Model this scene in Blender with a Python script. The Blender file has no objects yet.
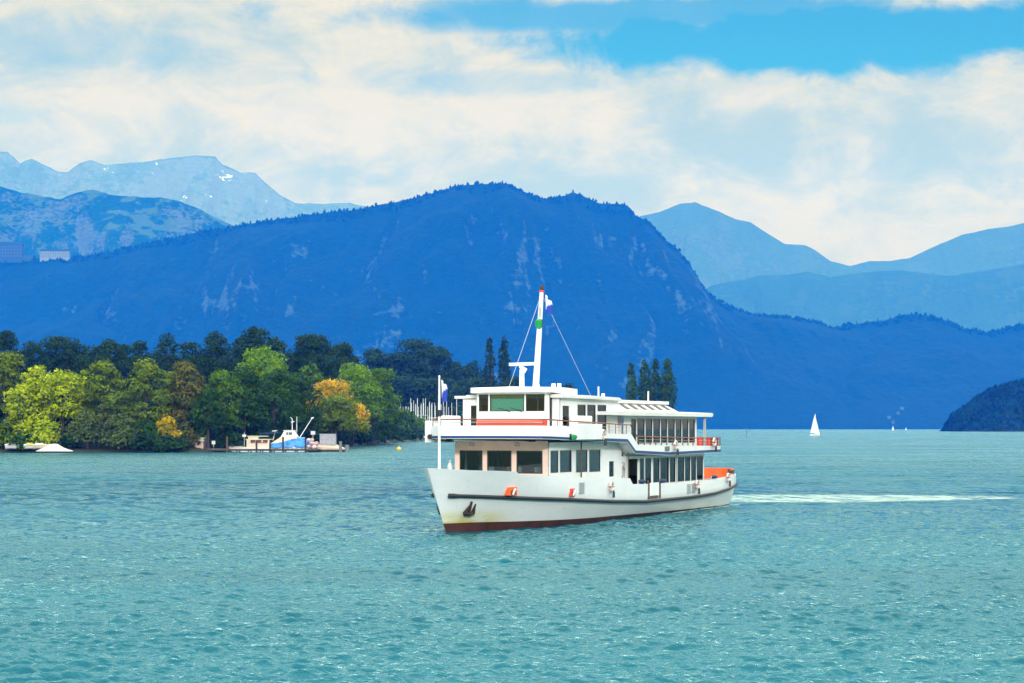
import bpy, bmesh, math, random
import numpy as np
from mathutils import Vector, Matrix

R = math.radians
random.seed(4)
rng = np.random.default_rng(11)
S = bpy.context.scene
COL = S.collection

# ------------------------------------------------------------------ camera
F, H0, HZ = 1800.0, 5.4, 428.0
cam = bpy.data.cameras.new('camera')
camo = bpy.data.objects.new('camera', cam)
COL.objects.link(camo)
camo.location = (0, 0, H0)
camo.rotation_euler = (R(90), 0, 0)
cam.sensor_width = 36
cam.lens = F / 1024 * 36
cam.shift_y = (HZ - 341.5) / 1024
cam.clip_start = 0.5
cam.clip_end = 60000
S.camera = camo

# ------------------------------------------------------------------ light
SUN_AZ = math.atan2(0.10, -0.995)
SUN_EL = R(19)
W = bpy.data.worlds.new('World')
S.world = W
W.use_nodes = True
sun = bpy.data.lights.new('sun', 'SUN')
sun.energy = 2.3
sun.angle = R(4)
sun.color = (1.0, 0.998, 0.99)
suno = bpy.data.objects.new('sun', sun)
COL.objects.link(suno)
sd = Vector((math.sin(SUN_AZ) * math.cos(SUN_EL), math.cos(SUN_AZ) * math.cos(SUN_EL), math.sin(SUN_EL)))
suno.rotation_euler = sd.to_track_quat('Z', 'Y').to_euler()
suno.location = (-50, -50, 80)
vs = S.view_settings
vs.view_transform = 'Standard'
vs.look = 'None'
vs.exposure = 0.0
vs.gamma = 1.0
vs.use_curve_mapping = False
S.render.engine = 'CYCLES'
cy = S.cycles
cy.use_denoising = True
cy.max_bounces = 6
cy.transparent_max_bounces = 12
cy.volume_bounces = 2
cy.diffuse_bounces = 2
cy.glossy_bounces = 3
cy.caustics_reflective = False
cy.caustics_refractive = False
cy.sample_clamp_indirect = 6


class NT:
    """small helper to write node trees"""
    def __init__(self, tree):
        self.t = tree
        self.t.nodes.clear()

    def n(self, typ, **kw):
        nd = self.t.nodes.new(typ)
        ins = kw.pop('ins', {})
        for k, v in kw.items():
            setattr(nd, k, v)
        for k, v in ins.items():
            self.set(nd, k, v)
        return nd

    def set(self, nd, k, v):
        s = nd.inputs[k]
        if isinstance(v, bpy.types.NodeSocket):
            self.t.links.new(v, s)
        elif isinstance(v, bpy.types.Node):
            self.t.links.new(v.outputs[0], s)
        else:
            if isinstance(v, (tuple, list)) and len(v) == 3 and s.type == 'RGBA':
                v = (*v, 1)
            s.default_value = v

    def math(self, op, a, b=0.0, c=0.0, clamp=False):
        nd = self.n('ShaderNodeMath', operation=op, use_clamp=clamp)
        self.set(nd, 0, a)
        self.set(nd, 1, b)
        if op in ('MULTIPLY_ADD', 'SMOOTHSTEP'):
            self.set(nd, 2, c)
        return nd.outputs[0]

    def ramp(self, x, lo, hi, a=0.0, b=1.0):
        nd = self.n('ShaderNodeMapRange', interpolation_type='SMOOTHSTEP')
        for k, v in ((0, x), (1, lo), (2, hi), (3, a), (4, b)):
            self.set(nd, k, v)
        return nd.outputs[0]

    def mix(self, f, a, b, blend='MIX'):
        nd = self.n('ShaderNodeMix', data_type='RGBA', blend_type=blend)
        self.set(nd, 'Factor', f)
        nd.inputs[0].default_value = f if not isinstance(f, bpy.types.NodeSocket) else 0
        ia, ib = [i for i in nd.inputs if i.type == 'RGBA'][:2]
        for s, v in ((ia, a), (ib, b)):
            if isinstance(v, bpy.types.NodeSocket):
                self.t.links.new(v, s)
            else:
                s.default_value = (*v[:3], 1)
        return [o for o in nd.outputs if o.type == 'RGBA'][0]

    def noise(self, vec, scale, detail=3, rough=0.5, dist=0.0):
        nd = self.n('ShaderNodeTexNoise', ins={'Scale': scale, 'Detail': detail, 'Roughness': rough, 'Distortion': dist})
        if vec is not None:
            self.set(nd, 'Vector', vec)
        return nd.outputs[0]

    def mapping(self, vec, scale=(1, 1, 1), loc=(0, 0, 0), rot=(0, 0, 0)):
        nd = self.n('ShaderNodeMapping', ins={'Scale': scale, 'Location': loc, 'Rotation': rot})
        self.set(nd, 'Vector', vec)
        return nd.outputs[0]


# ------------------------------------------------------------------ sky with clouds (world, by direction)
def build_world():
    t = NT(W.node_tree)
    sky = t.n('ShaderNodeTexSky', sky_type='NISHITA', sun_disc=False, sun_elevation=SUN_EL, sun_rotation=SUN_AZ,
              altitude=400, air_density=1.0, dust_density=0.4, ozone_density=3.0)
    tc = t.n('ShaderNodeTexCoord').outputs['Generated']
    sp = t.n('ShaderNodeSeparateXYZ', ins={0: tc})
    x, y, z = sp.outputs
    az = t.math('ARCTAN2', x, y)
    zz = t.math('MAXIMUM', z, 0.0)
    # clouds on a flattened dome: stretched sideways towards the horizon
    el = t.math('MULTIPLY', zz, 2.3)
    p = t.n('ShaderNodeCombineXYZ', ins={0: t.math('MULTIPLY', az, 1.5), 1: el, 2: 0.3}).outputs[0]
    n1 = t.noise(p, 5.0, 9, 0.60, 0.3)
    n2 = t.noise(t.mapping(p, loc=(3.1, 1.7, 2.0)), 13.0, 8, 0.62, 0.5)
    n3 = t.noise(t.mapping(p, loc=(7.1, 4.7, 1.0), scale=(0.9, 1.5, 1)), 6.5, 8, 0.6, 0.35)
    # blue opening high on the right, small ones on the left
    def blob(a0, e0, ra, re):
        a = t.math('DIVIDE', t.math('SUBTRACT', az, a0), ra)
        e = t.math('DIVIDE', t.math('SUBTRACT', z, e0), re)
        return t.math('SQRT', t.math('ADD', t.math('MULTIPLY', a, a), t.math('MULTIPLY', e, e)))
    wob = t.math('MULTIPLY', t.math('SUBTRACT', n2, 0.5), 1.5)
    wob2 = t.math('MULTIPLY', t.math('SUBTRACT', n1, 0.5), 1.3)
    wob = t.math('ADD', wob, wob2)
    o1 = t.ramp(t.math('ADD', blob(0.215, 0.2085, 0.21, 0.017), wob), 0.75, 1.35, 1, 0)
    o1b = t.ramp(t.math('ADD', blob(0.07, 0.223, 0.16, 0.010), wob), 0.6, 1.4, 0.9, 0)
    o2 = t.ramp(t.math('ADD', blob(-0.25, 0.202, 0.07, 0.012), wob), 0.5, 1.5, 0.30, 0)
    o3 = t.ramp(t.math('ADD', blob(-0.02, 0.188, 0.08, 0.007), wob), 0.5, 1.5, 0.25, 0)
    o4 = t.ramp(t.math('ADD', blob(-0.29, 0.165, 0.03, 0.007), wob), 0.5, 1.5, 0.35, 0)
    op = t.math('MAXIMUM', t.math('MAXIMUM', o1, o1b), t.math('MAXIMUM', o2, t.math('MAXIMUM', o3, o4)))
    # scattered gaps elsewhere, more of them high above
    gap = t.ramp(n1, 0.36, 0.50, 1, 0)
    gap = t.math('MULTIPLY', gap, t.ramp(z, 0.20, 0.6, 0.0, 0.9))
    op = t.math('MAXIMUM', op, gap, clamp=True)
    cover = t.math('SUBTRACT', 1.0, op)
    # cloud shading: cream crests, blue grey bases
    bias = t.math('SUBTRACT', t.ramp(blob(-0.05, 0.172, 0.13, 0.035), 0.3, 1.2, 0.09, 0), t.ramp(blob(0.19, 0.150, 0.13, 0.022), 0.3, 1.2, 0.055, 0))
    bias = t.math('ADD', bias, t.ramp(blob(-0.22, 0.19, 0.10, 0.04), 0.3, 1.2, 0.05, 0))
    sh = t.math('ADD', t.math('MULTIPLY', n3, 0.5), t.math('MULTIPLY', n2, 0.5))
    sh = t.ramp(t.math('ADD', sh, bias), 0.38, 0.62)
    ccol = t.mix(sh, CLOUD_DARK, CLOUD_LIGHT)
    warm = t.ramp(z, 0.07, 0.15, 0.5, 0.0)
    ccol = t.mix(warm, ccol, CLOUD_WARM)
    ccol = t.mix(t.ramp(z, 0.20, 0.42), ccol, (0.90, 0.97, 1.04))   # overhead the cloud is neutral, low down it is cream
    skyc = t.mix(1.0, sky.outputs[0], SKY_TINT, 'MULTIPLY')
    bs = t.n('ShaderNodeBackground', ins={0: skyc, 1: SKY_STRENGTH})
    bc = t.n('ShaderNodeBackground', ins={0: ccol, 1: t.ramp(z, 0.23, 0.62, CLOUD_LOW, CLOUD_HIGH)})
    ms = t.n('ShaderNodeMixShader', ins={0: cover, 1: bs.outputs[0], 2: bc.outputs[0]})
    t.n('ShaderNodeOutputWorld', ins={0: ms.outputs[0]})
    W.cycles.sampling_method = 'MANUAL'
    W.cycles.sample_map_resolution = 512


SKY_STRENGTH = 0.09
SKY_TINT = (0.36, 1.02, 0.98)
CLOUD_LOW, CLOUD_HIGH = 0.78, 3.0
CLOUD_DARK = (0.64, 0.77, 0.44)
CLOUD_LIGHT = (1.12, 1.00, 0.42)
CLOUD_WARM = (1.02, 0.88, 0.32)
build_world()


# ------------------------------------------------------------------ materials
MATS = {}


def mat(name, col, rough=0.5, metal=0.0, var=0.0, vscale=2.0, bump=0.0, bscale=20.0, spec=0.5, coord='Object'):
    if name in MATS:
        return MATS[name]
    m = bpy.data.materials.new(name)
    m.use_nodes = True
    t = NT(m.node_tree)
    b = t.n('ShaderNodeBsdfPrincipled', ins={'Roughness': rough, 'Metallic': metal, 'Specular IOR Level': spec})
    tc = t.n('ShaderNodeTexCoord').outputs[coord]
    if var > 0:
        n = t.noise(tc, vscale, 5, 0.6)
        c = t.mix(t.ramp(n, 0.35, 0.65), tuple(x * (1 - var) for x in col), tuple(min(1, x * (1 + var)) for x in col))
        t.set(b, 'Base Color', c)
    else:
        t.set(b, 'Base Color', col)
    if bump > 0:
        nb = t.n('ShaderNodeBump', ins={'Strength': bump, 'Distance': 0.05, 'Height': t.noise(tc, bscale, 4)})
        t.set(b, 'Normal', nb.outputs[0])
    t.n('ShaderNodeOutputMaterial', ins={0: b.outputs[0]})
    MATS[name] = m
    return m


def glass_mat(name, tint, gloss=0.12):
    m = bpy.data.materials.new(name)
    m.use_nodes = True
    t = NT(m.node_tree)
    tr = t.n('ShaderNodeBsdfTransparent', ins={0: tint})
    gl = t.n('ShaderNodeBsdfGlossy', ins={0: (0.9, 0.95, 1.0), 'Roughness': 0.03})
    fr = t.n('ShaderNodeFresnel', ins={0: 1.5})
    f = t.math('ADD', fr.outputs[0], gloss, clamp=True)
    ms = t.n('ShaderNodeMixShader', ins={0: f, 1: tr.outputs[0], 2: gl.outputs[0]})
    t.n('ShaderNodeOutputMaterial', ins={0: ms.outputs[0]})
    MATS[name] = m
    return m


def leaf_mat(name, c1, c2, trans=0.35):
    m = bpy.data.materials.new(name)
    m.use_nodes = True
    t = NT(m.node_tree)
    at = t.n('ShaderNodeAttribute', attribute_name='leafvar').outputs['Fac']
    tc = t.n('ShaderNodeTexCoord').outputs['Object']
    n = t.noise(tc, 0.28, 3)
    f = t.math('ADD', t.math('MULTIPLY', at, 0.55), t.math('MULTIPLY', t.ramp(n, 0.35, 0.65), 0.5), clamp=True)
    c = t.mix(f, c1, c2)
    d = t.n('ShaderNodeBsdfPrincipled', ins={'Base Color': c, 'Roughness': 0.6, 'Specular IOR Level': 0.06})
    tr = t.n('ShaderNodeBsdfTranslucent', ins={0: c})
    ms = t.n('ShaderNodeMixShader', ins={0: trans, 1: d.outputs[0], 2: tr.outputs[0]})
    t.n('ShaderNodeOutputMaterial', ins={0: ms.outputs[0]})
    MATS[name] = m
    return m


# ------------------------------------------------------------------ mesh helpers
class MB:
    """collects primitives; build() links them as ONE mesh object"""
    def __init__(self):
        self.v, self.f, self.mi = [], [], []
        self.cur = 0

    def add(self, vs, fs):
        o = len(self.v)
        self.v += [tuple(p) for p in vs]
        for f in fs:
            self.f.append([o + i for i in f])
            self.mi.append(self.cur)

    def box(self, x0, x1, y0, y1, z0, z1):
        self.add([(x, y, z) for x in (x0, x1) for y in (y0, y1) for z in (z0, z1)],
                 [(0, 1, 3, 2), (4, 6, 7, 5), (0, 4, 5, 1), (2, 3, 7, 6), (0, 2, 6, 4), (1, 5, 7, 3)])

    def hexa(self, b, tp):
        """bottom quad b, top quad tp"""
        self.add(list(b) + list(tp), [(3, 2, 1, 0), (4, 5, 6, 7), (0, 1, 5, 4), (1, 2, 6, 5), (2, 3, 7, 6), (3, 0, 4, 7)])

    def tube(self, pts, r, sides=8, cap=True):
        pts = [Vector(p) for p in pts]
        rs = r if isinstance(r, (list, tuple)) else [r] * len(pts)
        n = len(pts)
        o = len(self.v)
        prev = None
        for i, p in enumerate(pts):
            d = (pts[min(i + 1, n - 1)] - pts[max(i - 1, 0)])
            if d.length < 1e-9:
                d = Vector((0, 0, 1))
            d.normalize()
            ref = Vector((0, 0, 1)) if abs(d.z) < 0.9 else Vector((1, 0, 0))
            a = d.cross(ref).normalized() if prev is None else (prev - d * prev.dot(d)).normalized()
            prev = a
            b = d.cross(a)
            for k in range(sides):
                th = 2 * math.pi * k / sides
                self.v.append(tuple(p + (a * math.cos(th) + b * math.sin(th)) * rs[i]))
        for i in range(n - 1):
            for k in range(sides):
                self.f.append([o + i * sides + k, o + i * sides + (k + 1) % sides,
                               o + (i + 1) * sides + (k + 1) % sides, o + (i + 1) * sides + k])
                self.mi.append(self.cur)
        if cap:
            self.f.append([o + k for k in range(sides)][::-1])
            self.f.append([o + (n - 1) * sides + k for k in range(sides)])
            self.mi += [self.cur] * 2

    def ball(self, c, r, seg=12, rings=7, sq=(1, 1, 1)):
        o = len(self.v)
        for i in range(rings + 1):
            ph = math.pi * i / rings
            for k in range(seg):
                th = 2 * math.pi * k / seg
                self.v.append((c[0] + r * sq[0] * math.sin(ph) * math.cos(th), c[1] + r * sq[1] * math.sin(ph) * math.sin(th),
                               c[2] + r * sq[2] * math.cos(ph)))
        for i in range(rings):
            for k in range(seg):
                self.f.append([o + i * seg + k, o + (i + 1) * seg + k, o + (i + 1) * seg + (k + 1) % seg, o + i * seg + (k + 1) % seg])
                self.mi.append(self.cur)

    def torus(self, c, R0, r, axis='y', seg=24, sides=8, a0=0, a1=360):
        full = abs(a1 - a0) >= 360
        n = seg if full else seg + 1
        o = len(self.v)
        for i in range(n):
            th = R(a0 + (a1 - a0) * i / seg)
            for k in range(sides):
                ph = 2 * math.pi * k / sides
                rr = R0 + r * math.cos(ph)
                p = [rr * math.cos(th), r * math.sin(ph), rr * math.sin(th)]
                if axis == 'x':
                    p = [p[1], p[0], p[2]]
                elif axis == 'z':
                    p = [p[0], p[2], p[1]]
                self.v.append((c[0] + p[0], c[1] + p[1], c[2] + p[2]))
        for i in range(seg):
            for k in range(sides):
                j = (i + 1) % n
                self.f.append([o + i * sides + k, o + i * sides + (k + 1) % sides, o + j * sides + (k + 1) % sides, o + j * sides + k])
                self.mi.append(self.cur)

    def prism(self, poly, z0, z1):
        n = len(poly)
        z0s = z0 if isinstance(z0, (list, tuple)) else [z0] * n
        z1s = z1 if isinstance(z1, (list, tuple)) else [z1] * n
        self.add([(p[0], p[1], z0s[i]) for i, p in enumerate(poly)] + [(p[0], p[1], z1s[i]) for i, p in enumerate(poly)],
                 [list(range(n))[::-1], [n + i for i in range(n)]] + [[i, (i + 1) % n, n + (i + 1) % n, n + i] for i in range(n)])

    def loft(self, st):
        """st: list of (x, half_width, z0, z1[, camber]) -> closed slab"""
        o = len(self.v)
        for s in st:
            x, w, z0, z1 = s[:4]
            cb = s[4] if len(s) > 4 else 0.0
            self.v += [(x, -w, z0), (x, w, z0), (x, w, z1), (x, 0, z1 + cb), (x, -w, z1)]
        m = 5
        for i in range(len(st) - 1):
            for k in range(m):
                self.f.append([o + i * m + k, o + i * m + (k + 1) % m, o + (i + 1) * m + (k + 1) % m, o + (i + 1) * m + k])
                self.mi.append(self.cur)
        self.f.append([o + k for k in range(m)][::-1])
        self.f.append([o + (len(st) - 1) * m + k for k in range(m)])
        self.mi += [self.cur] * 2

    def band(self, path, z0, z1, th, closed=True):
        """solid wall of thickness th along a plan path (points x,y), z0/z1 lists"""
        n = len(path)
        P = [Vector((p[0], p[1])) for p in path]
        o = len(self.v)
        for i in range(n):
            a = P[(i - 1) % n] if closed or i > 0 else P[i]
            b = P[(i + 1) % n] if closed or i < n - 1 else P[i]
            d = (b - a)
            d = d.normalized() if d.length > 1e-9 else Vector((1, 0))
            nr = Vector((-d.y, d.x)) * th
            q = P[i] + nr
            self.v += [(P[i].x, P[i].y, z0[i]), (P[i].x, P[i].y, z1[i]), (q.x, q.y, z1[i]), (q.x, q.y, z0[i])]
        for i in range(n if closed else n - 1):
            j = (i + 1) % n
            for k in range(4):
                self.f.append([o + i * 4 + k, o + i * 4 + (k + 1) % 4, o + j * 4 + (k + 1) % 4, o + j * 4 + k])
                self.mi.append(self.cur)
        if not closed:
            self.f.append([o + k for k in range(4)][::-1])
            self.f.append([o + (n - 1) * 4 + k for k in range(4)])
            self.mi += [self.cur] * 2

    def build(self, name, mats, parent=None, smooth=None, bevel=0.0):
        me = bpy.data.meshes.new(name)
        me.from_pydata(self.v, [], self.f)
        ms = mats if isinstance(mats, (list, tuple)) else [mats]
        for m in ms:
            me.materials.append(m)
        me.polygons.foreach_set('material_index', self.mi)
        bm = bmesh.new()
        bm.from_mesh(me)
        bmesh.ops.recalc_face_normals(bm, faces=bm.faces)
        bm.to_mesh(me)
        bm.free()
        if smooth is not None:
            me.polygons.foreach_set('use_smooth', [True] * len(me.polygons))
            me.set_sharp_from_angle(angle=R(smooth))
        o = bpy.data.objects.new(name, me)
        COL.objects.link(o)
        if parent is not None:
            o.parent = parent
        if bevel > 0:
            b = o.modifiers.new('bevel', 'BEVEL')
            b.width = bevel
            b.segments = 2
            b.limit_method = 'ANGLE'
        return o


def tag(o, label=None, cat=None, group=None, kind=None):
    for k, v in (('label', label), ('category', cat), ('group', group), ('kind', kind)):
        if v:
            o[k] = v
    return o


def empty(name, loc=(0, 0, 0), rz=0.0, label=None, cat=None, group=None):
    o = bpy.data.objects.new(name, None)
    COL.objects.link(o)
    o.location = loc
    o.rotation_euler = (0, 0, rz)
    o.empty_display_size = 0.2
    return tag(o, label, cat, group)


def numpy_obj(name, verts, faces, material, parent=None, smooth=False):
    me = bpy.data.meshes.new(name)
    verts = np.asarray(verts, dtype=np.float32)
    faces = np.asarray(faces, dtype=np.int32)
    nv, (nf, k) = len(verts), faces.shape
    me.vertices.add(nv)
    me.vertices.foreach_set('co', verts.ravel())
    me.loops.add(nf * k)
    me.loops.foreach_set('vertex_index', faces.ravel())
    me.polygons.add(nf)
    me.polygons.foreach_set('loop_start', np.arange(0, nf * k, k, dtype=np.int32))
    me.update(calc_edges=True)
    me.validate()
    if smooth:
        me.polygons.foreach_set('use_smooth', np.ones(nf, dtype=bool))
    me.materials.append(material)
    o = bpy.data.objects.new(name, me)
    COL.objects.link(o)
    if parent is not None:
        o.parent = parent
    return o


def lerp_tab(tab, x):
    return float(np.interp(x, [t[0] for t in tab], [t[1] for t in tab]))


def vnoise(x, y, seed=0, octaves=5, gain=0.5):
    """value noise on numpy arrays"""
    out = np.zeros_like(x, dtype=float)
    amp, fr = 1.0, 1.0
    tot = 0.0
    for o in range(octaves):
        g = np.random.default_rng(seed * 31 + o).random((64, 64))
        xx, yy = x * fr, y * fr
        i, j = np.floor(xx).astype(int), np.floor(yy).astype(int)
        u, v = xx - i, yy - j
        u, v = u * u * (3 - 2 * u), v * v * (3 - 2 * v)
        a, b = g[i % 64, j % 64], g[(i + 1) % 64, j % 64]
        c, d = g[i % 64, (j + 1) % 64], g[(i + 1) % 64, (j + 1) % 64]
        out += amp * ((a * (1 - u) + b * u) * (1 - v) + (c * (1 - u) + d * u) * v - 0.5)
        tot += amp
        amp *= gain
        fr *= 2.03
    return out / tot


# ------------------------------------------------------------------ haze
def build_haze():
    m = bpy.data.materials.new('haze')
    m.use_nodes = True
    t = NT(m.node_tree)
    v = t.n('ShaderNodeVolumePrincipled', ins={'Color': HAZE_COL, 'Density': HAZE_DENS, 'Anisotropy': -0.3,
                                               'Absorption Color': (1, 1, 0)})
    t.n('ShaderNodeOutputMaterial', ins={'Volume': v.outputs[0]})
    b = MB()
    b.box(-8300, 8300, -150, 16200, -2, 2240)
    tag(b.build('haze', m), kind='stuff', label='blue air between the lake and the far mountains', cat='haze')


HAZE_COL = (0.002, 0.114, 0.79)
HAZE_DENS = 0.000103
build_haze()


# ------------------------------------------------------------------ water
def water_mat():
    m = bpy.data.materials.new('lake_water')
    m.use_nodes = True
    t = NT(m.node_tree)
    pos = t.n('ShaderNodeNewGeometry').outputs['Position']
    big = t.noise(t.mapping(pos, scale=(0.012, 0.035, 1)), 1.0, 3, 0.5, 0.4)
    col = t.mix(t.ramp(big, 0.35, 0.65), (0.0, 0.066, 0.096), (0.001, 0.102, 0.136))
    w0 = t.noise(t.mapping(pos, scale=(0.16, 0.30, 1), rot=(0, 0, 0.25)), 1.0, 2, 0.5, 0.6)
    w1 = t.noise(t.mapping(pos, scale=(0.75, 1.5, 1), rot=(0, 0, -0.15)), 1.0, 3, 0.55, 0.8)
    w2 = t.noise(t.mapping(pos, scale=(3.2, 5.2, 1), rot=(0, 0, 0.1)), 1.0, 3, 0.55, 0.5)
    paw = t.noise(t.mapping(pos, scale=(0.022, 0.085, 1), rot=(0, 0, 0.05)), 1.0, 4, 0.6, 0.5)
    calm = t.ramp(t.math('ADD', t.math('MULTIPLY', big, .4), t.math('MULTIPLY', paw, .6)), 0.36, 0.62, 0.5, 1.4)
    yy = t.n('ShaderNodeSeparateXYZ', ins={0: pos}).outputs[1]
    far = t.ramp(yy, 60, 380, 0.10, 0.7)
    hgt = t.math('ADD', t.math('MULTIPLY', w0, 0.55), t.math('MULTIPLY', w1, 0.30))
    hgt = t.math('ADD', t.math('MULTIPLY', hgt, far), t.math('MULTIPLY', w2, 0.07))
    hgt = t.math('MULTIPLY', hgt, calm)
    bp = t.n('ShaderNodeBump', ins={'Strength': 1.0, 'Distance': WAVE, 'Height': hgt})
    # far out the ripples are finer than a pixel: their slopes go straight into the normal
    def slopes(scale, rot, k):
        nd = t.n('ShaderNodeTexNoise', ins={'Scale': 1.0, 'Detail': 2.0, 'Roughness': .55, 'Distortion': .4})
        t.set(nd, 'Vector', t.mapping(pos, scale=scale, rot=rot))
        v = t.n('ShaderNodeVectorMath', operation='SUBTRACT', ins={0: nd.outputs[1], 1: (.5, .5, .5)})
        v2 = t.n('ShaderNodeVectorMath', operation='MULTIPLY', ins={0: v.outputs[0], 1: (k, k, 0.0)})
        return v2.outputs[0]
    sl = t.n('ShaderNodeVectorMath', operation='ADD', ins={0: slopes((.22, .5, 1), (0, 0, .1), 1.1), 1: slopes((1.1, 1.9, 1), (0, 0, -.2), 1.3)})
    sl = t.n('ShaderNodeVectorMath', operation='ADD', ins={0: sl.outputs[0], 1: slopes((.055, .12, 1), (0, 0, .05), .75)})
    amt = t.math('MULTIPLY', t.ramp(yy, 50, 220, 0.13, 0.85), calm)
    sl = t.n('ShaderNodeVectorMath', operation='SCALE', ins={0: sl.outputs[0], 'Scale': amt})
    nn = t.n('ShaderNodeVectorMath', operation='ADD', ins={0: bp.outputs[0], 1: sl.outputs[0]})
    nn = t.n('ShaderNodeVectorMath', operation='NORMALIZE', ins={0: nn.outputs[0]}).outputs[0]
    dif = t.n('ShaderNodeBsdfDiffuse', ins={0: col, 'Normal': nn})
    gls = t.n('ShaderNodeBsdfGlossy', ins={0: (.64, .95, 1.0), 'Roughness': t.ramp(yy, 50, 320, 0.04, 0.2), 'Normal': nn})
    fr = t.n('ShaderNodeFresnel', ins={0: 1.36, 'Normal': nn})
    b = t.n('ShaderNodeMixShader', ins={0: fr.outputs[0], 1: dif.outputs[0], 2: gls.outputs[0]})
    t.n('ShaderNodeOutputMaterial', ins={0: b.outputs[0]})
    return m


WAVE = 1.0


def lake():
    """one sheet to the far shore; between 30 and 150 m it carries modelled waves"""
    rows = [-120.0, 15.0, 27.0]
    y = 29.0
    while y < 400:
        rows.append(y)
        y += min(0.38, max(0.055, 0.22 * y * y / (F * H0)))
    ny0, ny1 = 3, len(rows)
    rows += [420, 480, 600, 1000, 3000, 7000, 15500]
    t = np.linspace(-0.40, 0.40, 1080)
    Yg, Tg = np.meshgrid(np.array(rows), t, indexing='ij')
    X = Tg * np.maximum(Yg, 70.0)
    X[ny1:, :] = Tg[ny1:, :] * rows[ny1 - 1]
    X = np.concatenate([np.full((len(rows), 1), -8000.0), X, np.full((len(rows), 1), 8000.0)], 1)
    Y = np.repeat(np.array(rows)[:, None], X.shape[1], 1)
    Z = np.zeros_like(X)
    r = np.random.default_rng(5)
    wx_, wy_ = X + 0.5 * np.sin(Y * .21 + X * .13), Y + 0.5 * np.sin(X * .17)
    for k in range(84):
        lam = 0.17 * (9.0 ** (k / 83.0)) * r.uniform(.9, 1.1)
        th = R(-80) + r.normal(0, .52)
        kk = 2 * math.pi / lam
        ph = kk * (wx_ * math.cos(th) + wy_ * math.sin(th)) + r.uniform(0, 6.28)
        dy = np.clip(0.22 * Y * Y / (F * H0), 0.06, 0.38)
        fade = np.clip((lam / dy - 2.2) / 1.5, 0, 1)
        Z += fade * 0.0088 * lam ** 0.9 * np.sin(ph)
    pat = vnoise(X / 9.0, Y / 14.0, 71, 3) + .5
    Z *= (0.65 + 0.7 * pat)
    edge = np.clip((Y - 27) / 4, 0, 1) * np.clip((400 - Y) / 60, 0, 1)
    edge[:, :3] = 0
    edge[:, -3:] = 0
    Z *= edge
    nr, nc = X.shape
    i, j = np.meshgrid(np.arange(nr - 1), np.arange(nc - 1), indexing='ij')
    q = (i * nc + j).ravel()
    Fc = np.stack([q, q + 1, q + nc + 1, q + nc], -1)
    return tag(numpy_obj('lake_water', np.stack([X, Y, Z], -1).reshape(-1, 3), Fc, water_mat(), smooth=True), kind='structure')


lake()

# ------------------------------------------------------------------ mountains
def mountain_mat(name, forest, rock, rock_amt, snow=0.0, grass=None, fscale=1.0, grain=1.0):
    m = bpy.data.materials.new(name)
    m.use_nodes = True
    t = NT(m.node_tree)
    g = t.n('ShaderNodeNewGeometry')
    pos = g.outputs['Position']
    p = t.mapping(pos, scale=(0.001, 0.001, 0.0016))
    n1 = t.noise(p, 2.4 * fscale, 9, 0.62, 0.4)
    n2 = t.noise(p, 26 * fscale, 5, 0.65)
    n3 = t.noise(t.mapping(p, loc=(3, 5, 1)), 5.0 * fscale, 6, 0.6)
    nz = t.n('ShaderNodeSeparateXYZ', ins={0: g.outputs['Normal']}).outputs[2]
    steep = t.ramp(nz, 0.45, 0.85, 0.14, -0.05)
    fc = t.mix(t.ramp(n2, 0.3, 0.7), tuple(c * (1 - .3 * grain) for c in forest), tuple(c * (1 + .4 * grain) for c in forest))
    n4 = t.noise(p, 150 * fscale, 3, 0.6)
    fc = t.mix(t.ramp(n4, 0.3, 0.7), t.mix(0.55 * grain, fc, (0, 0, 0)), t.mix(0.35 * grain, fc, tuple(c * 2.6 for c in forest)))
    if grass:
        fc = t.mix(t.ramp(n3, 0.52, 0.60), fc, grass)
    rk = t.mix(t.ramp(n2, 0.35, 0.65), tuple(c * (1 - .25 * grain) for c in rock), rock)
    f = t.ramp(t.math('ADD', t.math('ADD', t.math('MULTIPLY', n1, 0.6), t.math('MULTIPLY', n2, 0.4)), steep), 0.585 - rock_amt, 0.72 - rock_amt)
    c = t.mix(f, fc, rk)
    if snow:
        hz = t.n('ShaderNodeSeparateXYZ', ins={0: pos}).outputs[2]
        sn = t.math('MULTIPLY', t.math('MULTIPLY', t.ramp(n3, 0.66 - snow, 0.68 - snow), t.ramp(n2, .53, .58)), t.ramp(hz, 1550, 1750))
        c = t.mix(sn, c, (0.85, 0.87, 0.9))
    bp = t.n('ShaderNodeBump', ins={'Strength': 0.8 * grain, 'Distance': 25.0, 'Height': n2})
    b = t.n('ShaderNodeBsdfPrincipled', ins={'Base Color': c, 'Roughness': 0.95, 'Specular IOR Level': 0.05, 'Normal': bp.outputs[0]})
    t.n('ShaderNodeOutputMaterial', ins={0: b.outputs[0]})
    return m


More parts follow.
